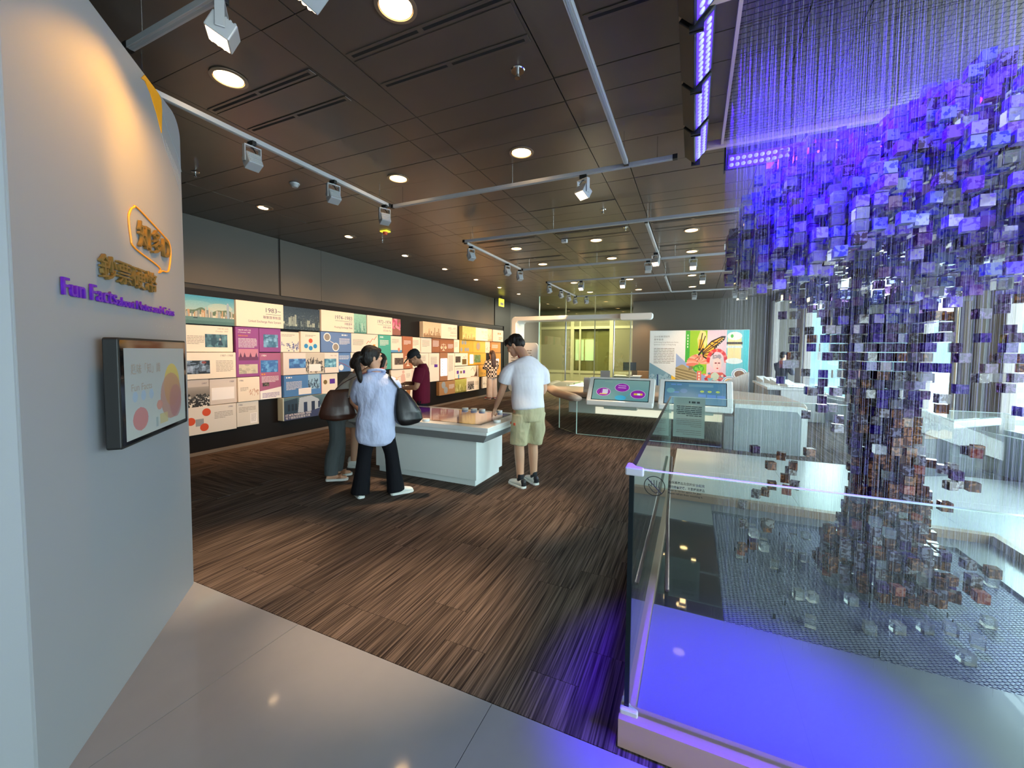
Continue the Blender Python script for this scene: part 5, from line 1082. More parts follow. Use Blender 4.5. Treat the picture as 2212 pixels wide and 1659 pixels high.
def pick(x, y, z):
    if z > 1.75: P = [('acrylic_violet', 30), ('acrylic_blue', 26), ('acrylic_plum', 20), ('acrylic_clear', 20), ('acrylic_smoke', 6 if x < 1.5 else 24)]  # upper cubes: printed hues plus violet LED light put into the colour
    elif z > 1.0: P = [('acrylic_mauve', 34), ('acrylic_deep', 30 if z > 1.3 else 10), ('acrylic_smoke', 20), ('acrylic_amber', 10 if z > 1.3 else 36), ('acrylic_clear', 6)]
    else: P = [('acrylic_amber', 50), ('acrylic_smoke', 32), ('acrylic_mauve', 8), ('acrylic_red', 7), ('acrylic_clear', 8)]
    t = R_.random()*sum(w for _, w in P)
    for n_, w in P:
        t -= w
        if t <= 0: return n_
    return P[0][0]
lump = [(R_.uniform(.3, 1.9), R_.uniform(2.5, 3.9), R_.uniform(2.0, 3.1), R_.uniform(.14, .34)) for _ in range(60)]
n_ = 0
while n_ < 2600:
    a = R_.uniform(0, 2*PI); r = math.sqrt(R_.random()); x = 1.12+.90*r*math.cos(a); y = 3.30+.90*r*math.sin(a)
    lo = 1.88+.20*r+.12*math.sin(7*x+3*y); hi = 2.36+.78*(1-r*r)+.14*math.sin(5*x-4*y); z = R_.uniform(lo, hi)
    if not (FX0+.04 < x < FX1-.04 and FY0+.03 < y < FY1-.03): continue
    near = min((math.dist((x, y, z), l[:3])/l[3] for l in lump))
    if near > 1.1 and R_.random() > .4: continue
    put(x, y, z, pick(x, y, z)); n_ += 1
for k in range(2300):
    z = R_.uniform(.09, 1.95); rr = .145+.15*abs(z/1.0-1.0)**1.6 + (.06 if z < .4 else 0); a = R_.uniform(0, 2*PI); r = rr*math.sqrt(R_.random())
    put(1.13+.05*math.sin(2.4*z)+r*math.cos(a), 3.40+r*math.sin(a), z, pick(1.1, 3.4, z))
for x, y, z0, z1, n in ((.47, 3.35, .12, .95, 9), (.43, 3.3, .1, .6, 6), (.62, 3.3, .7, 1.0, 5), (.56, 3.1, .6, .8, 3), (1.56, 3.45, .72, 1.02, 7), (1.48, 3.4, .85, .9, 2), (1.4, 3.2, .2, .9, 8), (1.35, 3.6, .1, .6, 10), (.85, 3.3, .1, .5, 8), (1.45, 3.0, .12, .4, 5), (1.7, 3.4, 1.3, 1.95, 14), (1.6, 3.2, 1.2, 1.7, 9), (.8, 3.3, 1.1, 1.9, 26), (.65, 3.4, 1.3, 1.9, 18), (1.3, 3.1, 1.3, 1.9, 22)):
    for k in range(n): put(x+R_.gauss(0, .05), y+R_.gauss(0, .05), R_.uniform(z0, z1), pick(x, y, (z0+z1)/2))
for x, y in ((.34, 3.42), (.67, 2.72), (1.28, 2.74), (1.86, 3.74), (.62, 4.05), (1.63, 3.87), (.52, 3.72), (.5, 4.0), (.44, 4.08), (.78, 3.95), (.85, 3.9), (.58, 3.35), (.65, 3.0), (.72, 3.05), (.95, 2.8), (1.05, 2.86), (1.2, 2.95), (1.3, 2.9), (1.55, 3.2), (1.65, 3.6), (1.5, 3.9), (.92, 3.1), (1.4, 2.8), (.98, 3.75), (1.75, 4.0), (.7, 3.75), (.6, 3.9), (.8, 3.6)): put(x, y, .085 + R_.choice([0, 0, .06]), 'acrylic_clear')
def cube_bm(sx, sy, sz):
    m = MB().box(-sx, sx, -sy, sy, -sz, sz); return m
cubes = []
for (i, j, k), kind in occ.items():
    x, y, z = i*CXs+R_.uniform(-.002, .002), j*CYs+R_.uniform(-.002, .002), k*CZs
    cubes.append((x, y, z, kind, R_.uniform(-.35, .35) if z < 2 else R_.uniform(-.2, .2)))
cam_p = Vector((0, 0, 1.58)); cubes.sort(key=lambda q: (Vector(q[:3])-cam_p).length)
def px_of(q):
    f_ = SC.camera.matrix_world.inverted() @ Vector(q[:3]); return f_.x/-f_.z*872+1106, 829.5-27.1-f_.y/-f_.z*872
seen = [q for q in cubes if -20 < px_of(q)[0] < 2232 and -20 < px_of(q)[1] < 1680]
rest = [q for q in cubes if q not in set(seen)]
single = seen[:200] + [q for q in seen[200:] if q[2] < 1.5][:98]
ss_ = set(single); mass = [q for q in cubes if q not in ss_]
_cm = {}
for x, y, z, kind, a in single:
    if kind not in _cm:
        me = MB().box(-.026, .026, -.026, .026, -.0265, .0265).mesh('cube'); me.materials.append(M[kind]); _cm[kind] = me
    link('cube', _cm[kind], sc_, loc=(x-1.1, y-3.0, z-3.4), rot=(0, 0, a))
mats_ = sorted({q[3] for q in mass}); mm = MB()
for x, y, z, kind, a in mass: mm.box(-.026, .026, -.026, .026, -.0265, .0265, mats_.index(kind), T=OFF @ Matrix.Translation((x, y, z)) @ Matrix.Rotation(a, 4, 'Z'))
tag(mm.build('cube_cloud', mats_, sc_), kind='stuff')
# threads from the net down to the mesh, one per net opening
th = MB(); r = .0004; tri = [(r*math.cos(2*PI*k/3), r*math.sin(2*PI*k/3)) for k in range(3)]
for i in range(44):
    for j in range(38):
        x = FX0+(FX1-FX0)*(i+.5+R_.uniform(-.3, .3))/44; y = FY0+(FY1-FY0)*(j+.5+R_.uniform(-.3, .3))/38
        zb = .03 if y > 2.51 and x < 1.94 else .08
        if R_.random() < .4: zb = R_.uniform(1.8, 2.1)
        vs = [(x+a_, y+b_, z) for z in (zb, FZ) for a_, b_ in tri]
        th.add(vs, [(0, 1, 4, 3), (1, 2, 5, 4), (2, 0, 3, 5)], 0, OFF)
cols_ = {}
for (i, j, k), kind in occ.items():
    if k*CZs > 1.75: cols_[(i, j)] = max(cols_.get((i, j), 0), k*CZs)
for (i, j), zt in cols_.items():
    for dx, dy in ((-.02, -.02), (.02, .02)):
        x, y = i*CXs+dx, j*CYs+dy; vs = [(x+a_, y+b_, z) for z in (zt, FZ) for a_, b_ in tri]
        th.add(vs, [(0, 1, 4, 3), (1, 2, 5, 4), (2, 0, 3, 5)], 0, OFF)
tag(th.build('threads', 'strand', sc_), kind='stuff')
# violet LED floods round the frame
def flood(loc, rz, aim, label, e, n=10, cone=54):
    t = thing('led_floodlight', label, 'floodlight', loc, rz, 'violet LED floodlights')
    T = Matrix.Rotation(.75, 4, 'X')          # face looks along local -y and down
    MB().box(-.255, .255, -.02, .09, -.075, .075, T=T).build('housing', 'black_matt', t, bevel=.006)
    MB().box(-.235, .235, -.0215, -.0195, -.058, .058, T=T).build('face_plate', 'led_violet', t)
    for i in range(n):
        for j in (-.026, .026): MB().ball((0, 0, 0), (.018, .01, .018), 10).build('led_lens', 'led_core', t, smooth=True, loc=T @ Vector((-.21+.42*i/(n-1), -.022, j)), rot=(.75, 0, 0))
    MB().box(-.27, -.258, -.01, .06, -.08, .16).build('yoke', 'black_matt', t); MB().box(.258, .27, -.01, .06, -.08, .16).build('yoke', 'black_matt', t)
    m = Matrix.Translation(loc) @ Matrix.Rotation(rz, 4, 'Z')
    lamp('SPOT', 'led_beam', m @ Vector((0, -.06, -.05)), e, VIOLET, aim, spot_size=math.radians(cone), spot_blend=.7, shadow_soft_size=.12)
LE = 175
for k, y in enumerate((1.55, 2.1, 2.65, 3.2, 3.76)): flood((-.01, y, 3.33), PI/2, (1.1, y*.6+1.4, 2.4), 'violet LED floodlight on the near side beam, %s counting from the camera' % ordinal(k), LE*1.25, 10, 74)
for k, x in enumerate((.47, 1.08, 1.66)): flood((x, 4.2, 3.31), 0, (x+.1, 3.3, 2.5), 'violet LED floodlight on the far beam, %s from its near corner' % ordinal(k), LE)
lamp('SPOT', 'led_beam', (.03, 1.62, 3.3), 2600, VIOLET, (.16, 1.9, 0), spot_size=math.radians(32), spot_blend=.9, shadow_soft_size=.12)

# ================================================================== PEOPLE
def fused(mb, name, m, parent, voxel=.008, it=3, bump=0., seed=0, fs=(14, 14, 7)):
    """weld overlapping closed shapes into one continuous smooth surface"""
    me = mb.mesh(name+'_raw'); o = bpy.data.objects.new('tmp', me); COL.objects.link(o)
    r = o.modifiers.new('r', 'REMESH'); r.mode = 'VOXEL'; r.voxel_size = voxel; r.use_smooth_shade = True
    s = o.modifiers.new('s', 'SMOOTH'); s.iterations = it; s.factor = .5
    dg = bpy.context.evaluated_depsgraph_get(); dg.update()
    n = bpy.data.meshes.new_from_object(o.evaluated_get(dg)); bpy.data.objects.remove(o); bpy.data.meshes.remove(me)
    n.name = name; n.materials.clear(); n.materials.append(M[m])
    if bump:                                           # cloth folds: layered slanted waves along the surface normal
        k = len(n.vertices); co = np.empty(k*3, np.float32); n.vertices.foreach_get('co', co); co = co.reshape(-1, 3).astype(float)
        no = np.empty(k*3, np.float32); n.vertices.foreach_get('normal', no); no = no.reshape(-1, 3)
        q = np.random.default_rng(seed); d = np.zeros(k)
        for _ in range(7):
            w_ = q.normal(0, 1, 3)*np.array(fs); d += np.sin(co @ w_ + q.uniform(0, 6) + 1.3*np.sin(co @ (q.normal(0, 1, 3)*6)))
        co += no*(d*bump/2.6)[:, None]; n.vertices.foreach_set('co', co.astype(np.float32).ravel()); n.update()
    n.polygons.foreach_set('use_smooth', [True]*len(n.polygons))
    return link(name, n, parent)
def head_T(c, yaw=0., pitch=0., roll=0.): return Matrix.Translation(c) @ Matrix.Rotation(yaw, 4, 'Z') @ Matrix.Rotation(pitch, 4, 'X') @ Matrix.Rotation(roll, 4, 'Y')
def head_shape(b, T, s=1.):
    S = T @ Matrix.Scale(s, 4)
    b.oval([(0, .058, -.118, .02, .022), (0, .045, -.108, .036, .042), (0, .026, -.085, .052, .066), (0, .012, -.05, .062, .082), (0, .004, -.01, .069, .09), (0, -.002, .03, .073, .096), (0, -.008, .065, .068, .092), (0, -.012, .095, .05, .07), (0, -.014, .115, .022, .03)], 20, T=S)
    b.tube([(0, .088, .022), (0, .102, -.004), (0, .108, -.022)], [(.008, .009), (.011, .011), (.014, .013)], 10, T=S); b.ball((0, .098, -.03), (.017, .012, .009), 10, T=S)
    b.ball((0, .082, -.06), (.025, .014, .008), 10, T=S); b.ball((0, .08, -.074), (.022, .014, .008), 10, T=S); b.ball((0, .068, -.104), (.022, .02, .014), 10, T=S)
    for sx in (-1, 1):
        b.ball((sx*.073, -.012, -.012), (.008, .02, .033), 10, T=S); b.ball((sx*.034, .08, .034), (.024, .014, .009), 10, T=S); b.ball((sx*.042, .062, -.03), (.024, .024, .022), 10, T=S)
def face(T, parent, s=1.):
    S = T @ Matrix.Scale(s, 4); e = MB()
    for sx in (-1, 1): e.ball((sx*.031, .088, .012), (.013, .006, .006), 10, T=S)
    e.build('eyes', 'eye_dark', parent, smooth=True)
    e = MB(); e.ball((0, .094, -.062), (.021, .006, .004), 10, T=S); e.ball((0, .092, -.071), (.018, .006, .005), 10, T=S); e.build('lips', 'lips', parent, smooth=True)
    e = MB()
    for sx in (-1, 1): e.tube([(sx*.016, .093, .03), (sx*.034, .094, .037), (sx*.05, .084, .032)], .0032, 6, T=S)
    e.build('eyebrows', 'hair', parent, smooth=True)
def limb(b, pts, rad, n=14): b.tube([Vector(p) for p in pts], rad, n, sub=3)
def hand(b, wr, d, nrm, side=1, curl=.5, point=False, s=1.):
    """palm and five fingers from the wrist along d; nrm is the back of the hand; side=+1 puts the thumb on the d x nrm side"""
    d = Vector(d).normalized(); nrm = Vector(nrm); nrm = (nrm-d*nrm.dot(d)).normalized(); sd = d.cross(nrm)*side; wr = Vector(wr)
    b.tube([wr-d*.02, wr+d*.03*s, wr+d*.06*s, wr+d*.092*s], [(.024, .02), (.016, .036), (.016, .041), (.012, .036)], 12, up=nrm)
    for k, (off, L) in enumerate(((.030, .068), (.010, .078), (-.010, .072), (-.029, .056))):
        p0 = wr+d*.078*s+sd*off*s; c_ = 0.12 if (point and k == 0) else curl*(1 if not point else 1.7); P = [p0]; a = c_*.4
        for q in range(3):
            P.append(P[-1]+(d*math.cos(a)-nrm*math.sin(a))*L*s*(.42, .32, .26)[q]); a += c_
        b.tube(P, [.0095*s, .009*s, .0085*s, .007*s], 8, up=nrm)
    p0 = wr+d*.022*s+sd*.026*s; t1 = p0+(d*.6+sd*.7-nrm*.25).normalized()*.04*s; t2 = t1+(d*.9+sd*.3-nrm*.3).normalized()*.03*s; t3 = t2+(d*.95-nrm*.3).normalized()*.022*s
    b.tube([p0, t1, t2, t3], [.013*s, .0115*s, .010*s, .008*s], 8, up=nrm)
def arm(b, sh, el, wr, r=1.): limb(b, [sh, Vector(sh).lerp(Vector(el), .5), el, Vector(el).lerp(Vector(wr), .35), wr], [.048*r, .043*r, .037*r, .036*r, .025*r])
def leg(b, hip, kn, an, r=1.): limb(b, [hip, Vector(hip).lerp(Vector(kn), .5), kn, Vector(kn).lerp(Vector(an), .3), Vector(kn).lerp(Vector(an), .65), an], [.085*r, .074*r, .056*r, .055*r, .046*r, .038*r])
def foot(b, an, d, L=.25, h=.07, w_=.045, z=0.):
    """shoe or foot on the floor: ankle above its heel, toes along d"""
    d = Vector((d[0], d[1], 0)).normalized(); a = Vector((an[0], an[1], 0)); s = Vector((-d.y, d.x, 0)); R = []
    for t, w2, hh in ((-.06, .026, .045), (-.045, .036, .075), (0, w_*.84, .085), (.06, w_*.9, .066), (.12, w_*1.04, .05), (.165, w_*.9, .038), (.185, w_*.5, .026)):
        t *= L/.25; hh *= h/.07; R.append([a+d*t+s*(w2*math.cos(2*PI*k/16))+Vector((0, 0, z+max(0., hh*.5+hh*.5*math.sin(2*PI*k/16)*1.0))) for k in range(16)])
    b.rings(R)
def sole(an, d, m, parent, L=.25, w_=.047, th=.022, name='sole'):
    d = Vector((d[0], d[1], 0)).normalized(); s = Vector((-d.y, d.x, 0)); b = MB(); pts = []
    for t, w2 in ((-.066, .02), (-.05, .037), (0, w_*.9), (.06, w_*.93), (.12, w_*1.07), (.168, w_*.92), (.19, w_*.5)): pts.append((t*L/.25, w2))
    poly = [(an[0]+d.x*t+s.x*w2, an[1]+d.y*t+s.y*w2) for t, w2 in pts]+[(an[0]+d.x*t-s.x*w2, an[1]+d.y*t-s.y*w2) for t, w2 in reversed(pts)]
    b.prism(poly[::-1], 0, th); return b.build(name, m, parent, bevel=.004)
def person(label, loc, rz): return thing('person', label, 'person', (*loc, 0), rz)
def shoe(an, d, m, parent, L=.26, sm='shoe_white', name='shoe', w_=.045):
    b = MB(); foot(b, an, d, L, .075, w_, .012); o = fused(b, name, m, parent, .007, 2); sole(an, d, sm, o, L, w_+.003); return o

# ---- woman in the long pale blue shirt, back to the camera
p = person('person with dark ponytail in a long pale blue shirt and black flared trousers', (-3.12, 3.37), math.radians(39))
HT = head_T((-.045, .035, 1.505), math.radians(-60), -.02)
b = MB(); head_shape(b, HT, .98); limb(b, [(-.0, -.015, 1.28), (-.01, -.005, 1.36), (-.035, .015, 1.45)], [.06, .05, .05])
b.oval([(0, 0, .84, .15, .1), (0, 0, 1.0, .13, .09), (0, 0, 1.15, .15, .095), (0, -.01, 1.26, .16, .075), (0, -.01, 1.33, .08, .05)], 20)
RS, RE, RW = (.175, -.01, 1.275), (.215, .09, 1.03), (.12, .29, .97); LS, LE_, LW = (-.175, -.01, 1.275), (-.19, .12, 1.04), (-.07, .31, 1.0)
arm(b, RS, RE, RW, .95); arm(b, LS, LE_, LW, .95); hand(b, RW, (-.3, .9, -.1), (.2, 0, 1), -1); hand(b, LW, (.3, .9, -.1), (-.2, 0, 1), 1)
leg(b, (-.085, 0, .84), (-.13, .01, .46), (-.165, -.02, .08)); leg(b, (.085, 0, .84), (.14, .01, .46), (.185, -.02, .08))
fused(b, 'body', 'skin', p, .0065, 3); face(HT, p, .98)
b = MB(); S = HT
b.ball((0, -.025, .035), (.086, .106, .098), 18, T=S); b.ball((0, -.06, -.01), (.082, .08, .09), 16, T=S); b.ball((0, .025, .075), (.068, .074, .04), 14, T=S)
for sx in (-1, 1): b.tube([(sx*.066, .045, .06), (sx*.077, .03, .02), (sx*.074, .012, -.03)], [.02, .016, .008], 8, T=S)
b.ball((0, -.142, .0), (.032, .03, .032), 12, T=S)
b.tube([S @ Vector((0, -.14, 0)), S @ Vector((.0, -.172, -.03)), Vector((-.185, -.085, 1.41)), Vector((-.165, -.118, 1.34)), Vector((-.15, -.125, 1.27)), Vector((-.145, -.122, 1.235))], [.024, .034, .036, .034, .022, .006], 12, sub=3)
fused(b, 'hair', 'hair', p, .007, 2, .003, 3, (70, 70, 12))
MB().rings([[S @ Vector((.027*math.cos(2*PI*k/16), -.15, .002+.027*math.sin(2*PI*k/16))) for k in range(16)], [S @ Vector((.027*math.cos(2*PI*k/16), -.162, .0+.027*math.sin(2*PI*k/16))) for k in range(16)]], False).build('hair_tie', 'leather_black', p)
b = MB(); b.oval([(0, -.005, 1.345, .085, .06), (0, -.01, 1.325, .13, .078), (0, -.01, 1.285, .20, .092), (0, 0, 1.2, .215, .12), (0, .005, 1.0, .205, .135), (0, .005, .8, .215, .148), (-.01, 0, .66, .21, .148), (-.02, -.005, .585, .185, .135), (-.03, -.01, .555, .14, .11)], 26)
limb(b, [(.13, -.01, 1.25), (.19, .02, 1.17), RE, (.19, .15, 1.0), (.16, .21, .985)], [.07, .078, .07, .064, .058]); limb(b, [(-.13, -.01, 1.25), (-.18, .03, 1.17), LE_, (-.16, .18, 1.02), (-.12, .24, 1.01)], [.07, .078, .07, .064, .058])
sh = fused(b, 'shirt', 'shirt_blue', p, .009, 3, .011, 11, (9, 9, 16))
b = MB(); b.tube([(.075*math.cos(a), -.005+.062*math.sin(a), 1.355+.02*math.sin(a+PI)) for a in [2*PI*k/18 for k in range(19)]], [(.014, .03)]*19, 8); fused(b, 'collar', 'shirt_blue', sh, .006, 2)
b = MB(); b.oval([(0, 0, .62, .165, .12), (0, 0, .78, .17, .125), (0, 0, .92, .14, .1)], 20)
for sx, kx, fx in ((-1, -.13, -.175), (1, .145, .195)): limb(b, [(sx*.085, 0, .80), (sx*.10, 0, .64), (kx, .01, .46), ((kx+fx)/2, -.005, .26), (fx, -.015, .035)], [(.10, .098), (.094, .09), (.074, .074), (.082, .08), (.105, .098)])
fused(b, 'trousers', 'trousers_black', p, .009, 3, .003, 5, (8, 8, 5))
shoe((-.175, -.035), (-.35, 1), 'shoe_white', p, .245); shoe((.20, -.03), (.95, .35), 'shoe_white', p, .25)
b = MB(); b.tube([(.075*math.cos(a), -.012+.058*math.sin(a), 1.375+.016*math.cos(a*1)) for a in [2*PI*k/20 for k in range(21)]], .004, 6); b.build('lanyard', 'lanyard', p)

def bag(label, name, m, loc, rz, secs, strap, sr, pw=.7, fold=.006):
    t = thing(name, label, 'bag', loc, rz)
    b = MB(); b.oval(secs, 24, pw=pw); fused(b, 'pouch', m, t, .009, 3, fold, 4, (13, 13, 6))
    for S_ in strap: MB().tube(S_, sr, 8, up=(1, 0, 0), sub=3).build('strap', m, t, smooth=True)
    return t
def on(pobj, q): return Matrix.Translation(pobj.location) @ Matrix.Rotation(pobj.rotation_euler.z, 4, 'Z') @ Vector(q)
PA = p
bg_ = bag('slouchy black leather shoulder bag hanging on the pale blue shirt', 'shoulder_bag', 'leather_black', on(PA, (.285, -.05, .62)), math.radians(39),
    [(.03, 0, .15, .06, .035), (.045, 0, .165, .12, .05), (.05, 0, .21, .155, .062), (.035, 0, .30, .145, .06), (.01, 0, .40, .105, .045), (-.02, 0, .50, .06, .028), (-.045, 0, .56, .028, .016)], [[(-.045, 0, .54), (-.09, -.03, .60), (-.135, -.035, .665), (-.15, .02, .70), (-.13, .08, .66), (-.08, .09, .55)]], [(.006, .02)]*6)

# ---- woman with the brown tote, leaning to the table
p = person('person in cream top and grey trousers leaning over the table with a brown tote', (-3.97, 3.60), math.radians(-46))
HT = head_T((.0, .50, 1.42), math.radians(10), -.45)
b = MB(); head_shape(b, HT, .97); limb(b, [(0, .27, 1.24), (0, .36, 1.32), (0, .46, 1.39)], [.06, .05, .05])
limb(b, [(0, 0, .84), (0, .06, .98), (0, .17, 1.13), (0, .27, 1.24)], [(.10, .14), (.09, .125), (.095, .14), (.06, .11)], 18)
RS, RE, RW = (.175, .24, 1.215), (.315, .19, 1.0), (.33, .285, .84); LS, LE_, LW = (-.175, .25, 1.21), (-.2, .4, 1.02), (-.12, .58, .86)
arm(b, RS, RE, RW, .95); arm(b, LS, LE_, LW, .95); hand(b, RW, (0, .5, -.7), (.9, 0, .1), 1, .9); hand(b, LW, (.2, .9, -.2), (0, 0, 1), 1)
leg(b, (-.08, 0, .84), (-.085, .03, .46), (-.085, -.02, .08)); leg(b, (.08, 0, .84), (.08, .0, .46), (.085, -.06, .08))
for sx, yy in ((-1, -.02), (1, -.06)): foot(b, (sx*.085, yy), (sx*.12, 1), .235, .06, .036, .022)
fused(b, 'body', 'skin', p, .0065, 3); face(HT, p, .97)
b = MB(); b.ball((0, -.025, .04), (.085, .105, .095), 16, T=HT); b.ball((0, -.06, -.02), (.08, .075, .09), 14, T=HT)
for sx in (-1, 1): b.tube([HT @ Vector((sx*.06, .02, .06)), HT @ Vector((sx*.082, .03, -.02)), HT @ Vector((sx*.075, .05, -.12)), HT @ Vector((sx*.06, .06, -.19))], [.03, .026, .022, .008], 10)
fused(b, 'hair', 'hair', p, .008, 2, .002, 8, (60, 60, 10))
b = MB(); limb(b, [(0, .0, .80), (0, .0, .88), (0, .07, 1.0), (0, .17, 1.13), (0, .25, 1.225), (0, .30, 1.275)], [(.135, .165), (.135, .165), (.125, .16), (.12, .175), (.085, .18), (.05, .09)], 20)
limb(b, [(.13, .23, 1.2), (.23, .22, 1.12), (.30, .20, 1.02)], [.07, .07, .068]); limb(b, [LS, (-.195, .32, 1.11), (-.2, .37, 1.06)], [.07, .068, .066])
fused(b, 'blouse', 'blouse_cream', p, .009, 3, .004, 2)
b = MB(); limb(b, [(0, 0, .9), (0, 0, .78), (0, 0, .70)], [(.11, .145), (.125, .165), (.11, .15)], 18)
for sx, yy in ((-1, .0), (1, -.045)): limb(b, [(sx*.08, 0, .80), (sx*.085, .01, .5), (sx*.087, yy, .28), (sx*.087, yy-.02, .075)], [.096, .088, .084, .08])
fused(b, 'trousers', 'trousers_grey', p, .009, 3, .003, 9)
for sx, yy in ((-1, -.02), (1, -.06)):
    s_ = sole((sx*.085, yy), (sx*.12, 1), 'shoe_white', p, .25, .044, .028, 'sandal'); MB().tube([(sx*.085-.048, yy+.08, .03), (sx*.085-.03, yy+.085, .068), (sx*.085+.03, yy+.085, .07), (sx*.085+.048, yy+.08, .03)], [(.006, .035)]*4, 8, up=(0, 0, 1)).build('strap', 'sandal_tan', s_, smooth=True)
b = MB(); b.tube([Vector(RW)+Vector((.0, .0, .012))+Vector((.03*math.cos(a), .024*math.sin(a), .012*math.sin(a))) for a in [2*PI*k/16 for k in range(17)]], .006, 6); b.build('wrist_watch', 'black_matt', p)
b = MB(); b.tube([(.072*math.cos(a), .33+.06*math.sin(a), 1.30+.03*math.sin(a)) for a in [2*PI*k/16 for k in range(17)]], .004, 6); b.build('lanyard', 'lanyard', p)
bag('large brown leather tote hanging from the shoulder of the cream top', 'tote_bag', 'leather_brown', on(p, (.235, .03, .56)), math.radians(-46+90),
    [(0, 0, .20, .15, .05), (0, 0, .215, .19, .07), (0, 0, .27, .215, .08), (-.0, 0, .36, .195, .07), (.02, 0, .46, .17, .045), (.04, 0, .53, .15, .028), (.045, 0, .56, .13, .014)], [[(-.05, .02, .53), (.06, .05, .63), (.19, .095, .70), (.22, .11, .71), (.21, .07, .66), (.14, .02, .54)]], [(.005, .012)]*6, .75)

# ---- third visitor of the group, mostly hidden
p = person('person in pale grey skirt and white sneakers mostly hidden behind the blue shirt', (-4.23, 4.12), math.radians(-60))
HT = head_T((0, .1, 1.43), 0, -.4); b = MB(); head_shape(b, HT, .95); limb(b, [(0, .02, 1.2), (0, .05, 1.28), (0, .08, 1.38)], [.06, .048, .048])
b.oval([(0, 0, .80, .14, .1), (0, 0, .95, .12, .09), (0, .01, 1.1, .14, .09), (0, .015, 1.2, .14, .07), (0, .02, 1.26, .07, .05)], 18)
arm(b, (-.17, .02, 1.2), (-.2, .12, .98), (-.1, .3, .9), .9); arm(b, (.17, .02, 1.2), (.2, .12, .98), (.1, .3, .9), .9); hand(b, (-.1, .3, .9), (.2, 1, 0), (0, 0, 1), 1); hand(b, (.1, .3, .9), (-.2, 1, 0), (0, 0, 1), -1)
leg(b, (-.08, 0, .8), (-.085, .02, .44), (-.09, -.03, .09)); leg(b, (.08, 0, .8), (.1, .05, .44), (.12, .03, .09)); fused(b, 'body', 'skin', p, .0068, 3); face(HT, p, .95)
b = MB(); b.ball((0, -.02, .035), (.085, .105, .095), 16, T=HT); b.ball((0, -.06, -.04), (.08, .07, .1), 14, T=HT); fused(b, 'hair', 'hair', p, .009, 2)
b = MB(); b.oval([(0, 0, .78, .17, .13), (0, 0, .95, .15, .115), (0, .01, 1.1, .165, .115), (0, .015, 1.2, .16, .085), (0, .02, 1.265, .07, .05)], 20)
for sx in (-1, 1): limb(b, [(sx*.165, .02, 1.2), (sx*.19, .07, 1.06)], [.066, .066])
fused(b, 'top', 'tee_white', p, .010, 3, .003, 1)
b = MB(); b.oval([(0, 0, .84, .15, .11), (0, 0, .74, .175, .135), (0, 0, .6, .195, .15), (0, 0, .55, .195, .15)], 22); fused(b, 'skirt', 'skirt_grey', p, .010, 2, .005, 6, (20, 20, 2))
shoe((-.09, -.045), (-.1, 1), 'shoe_white', p, .25); shoe((.12, .015), (.15, 1), 'shoe_white', p, .25)

# ---- visitor in maroon with a black cap behind the table
p = person('person in maroon T-shirt and black cap looking down at a held phone', (-4.0, 5.32), math.radians(118))
HT = head_T((0, .10, 1.47), .12, -.62)
b = MB(); head_shape(b, HT, 1.04); limb(b, [(0, -.02, 1.28), (0, .02, 1.37), (0, .07, 1.44)], [.07, .058, .055])
b.oval([(0, 0, .86, .15, .11), (0, -.01, 1.05, .145, .1), (0, -.01, 1.2, .17, .1), (0, -.02, 1.31, .16, .075), (0, -.02, 1.37, .08, .055)], 20)
RS, RE, RW = (.21, -.02, 1.30), (.27, .06, 1.03), (.06, .27, 1.05); LS, LE_, LW = (-.21, -.02, 1.30), (-.27, .03, 1.02), (-.08, .27, .98)
arm(b, RS, RE, RW, 1.1); arm(b, LS, LE_, LW, 1.1); hand(b, RW, (-.75, .5, -.1), (.3, .3, .9), -1, 1.0); hand(b, LW, (.7, .5, .0), (-.3, .6, .6), 1, 1.0)
leg(b, (-.09, 0, .86), (-.1, .02, .47), (-.11, -.02, .08)); leg(b, (.09, 0, .86), (.1, .02, .47), (.11, -.02, .08)); fused(b, 'body', 'skin_tan', p, .0065, 3); face(HT, p, 1.04)
b = MB(); b.ball((0, -.045, -.005), (.076, .06, .065), 14, T=HT); fused(b, 'hair', 'hair', p, .008, 2)
b = MB(); S = HT; b.oval([(0, -.014, .012, .084, .100), (0, -.008, .04, .088, .110), (0, -.010, .075, .086, .106), (0, -.014, .11, .068, .084), (0, -.016, .132, .035, .045)], 22, T=S)
b.tube([S @ Vector(p_) for p_ in ((0, .05, .05), (0, .10, .046), (0, .15, .034), (0, .19, .018))], [(.012, .08), (.011, .082), (.010, .074), (.008, .04)], 16, up=S.to_3x3() @ Vector((0, 0, 1))); cp_ = fused(b, 'cap', 'cap_black', p, .007, 3); MB().ball((0, -.014, .132), .008, 8, T=S).build('button', 'cap_black', cp_)
b = MB(); b.oval([(0, 0, .74, .185, .14), (0, 0, .9, .185, .14), (0, -.005, 1.08, .185, .135), (0, -.01, 1.22, .21, .125), (0, -.02, 1.31, .19, .09), (0, -.02, 1.375, .085, .062)], 24)
limb(b, [RS, (.255, .02, 1.17), (.268, .045, 1.09)], [.085, .082, .078]); limb(b, [LS, (-.255, .0, 1.17), (-.268, .02, 1.09)], [.085, .082, .078]); fused(b, 'tee_shirt', 'tee_maroon', p, .009, 3, .0045, 7)
b = MB(); b.oval([(0, 0, .84, .155, .12), (0, 0, .74, .165, .13)], 18)
for sx in (-1, 1): limb(b, [(sx*.09, 0, .8), (sx*.1, .02, .46), (sx*.11, -.01, .06)], [.1, .08, .07])
fused(b, 'trousers', 'trousers_black', p, .010, 3); shoe((-.11, -.03), (-.1, 1), 'shoe_black', p); shoe((.11, -.03), (.1, 1), 'shoe_black', p)
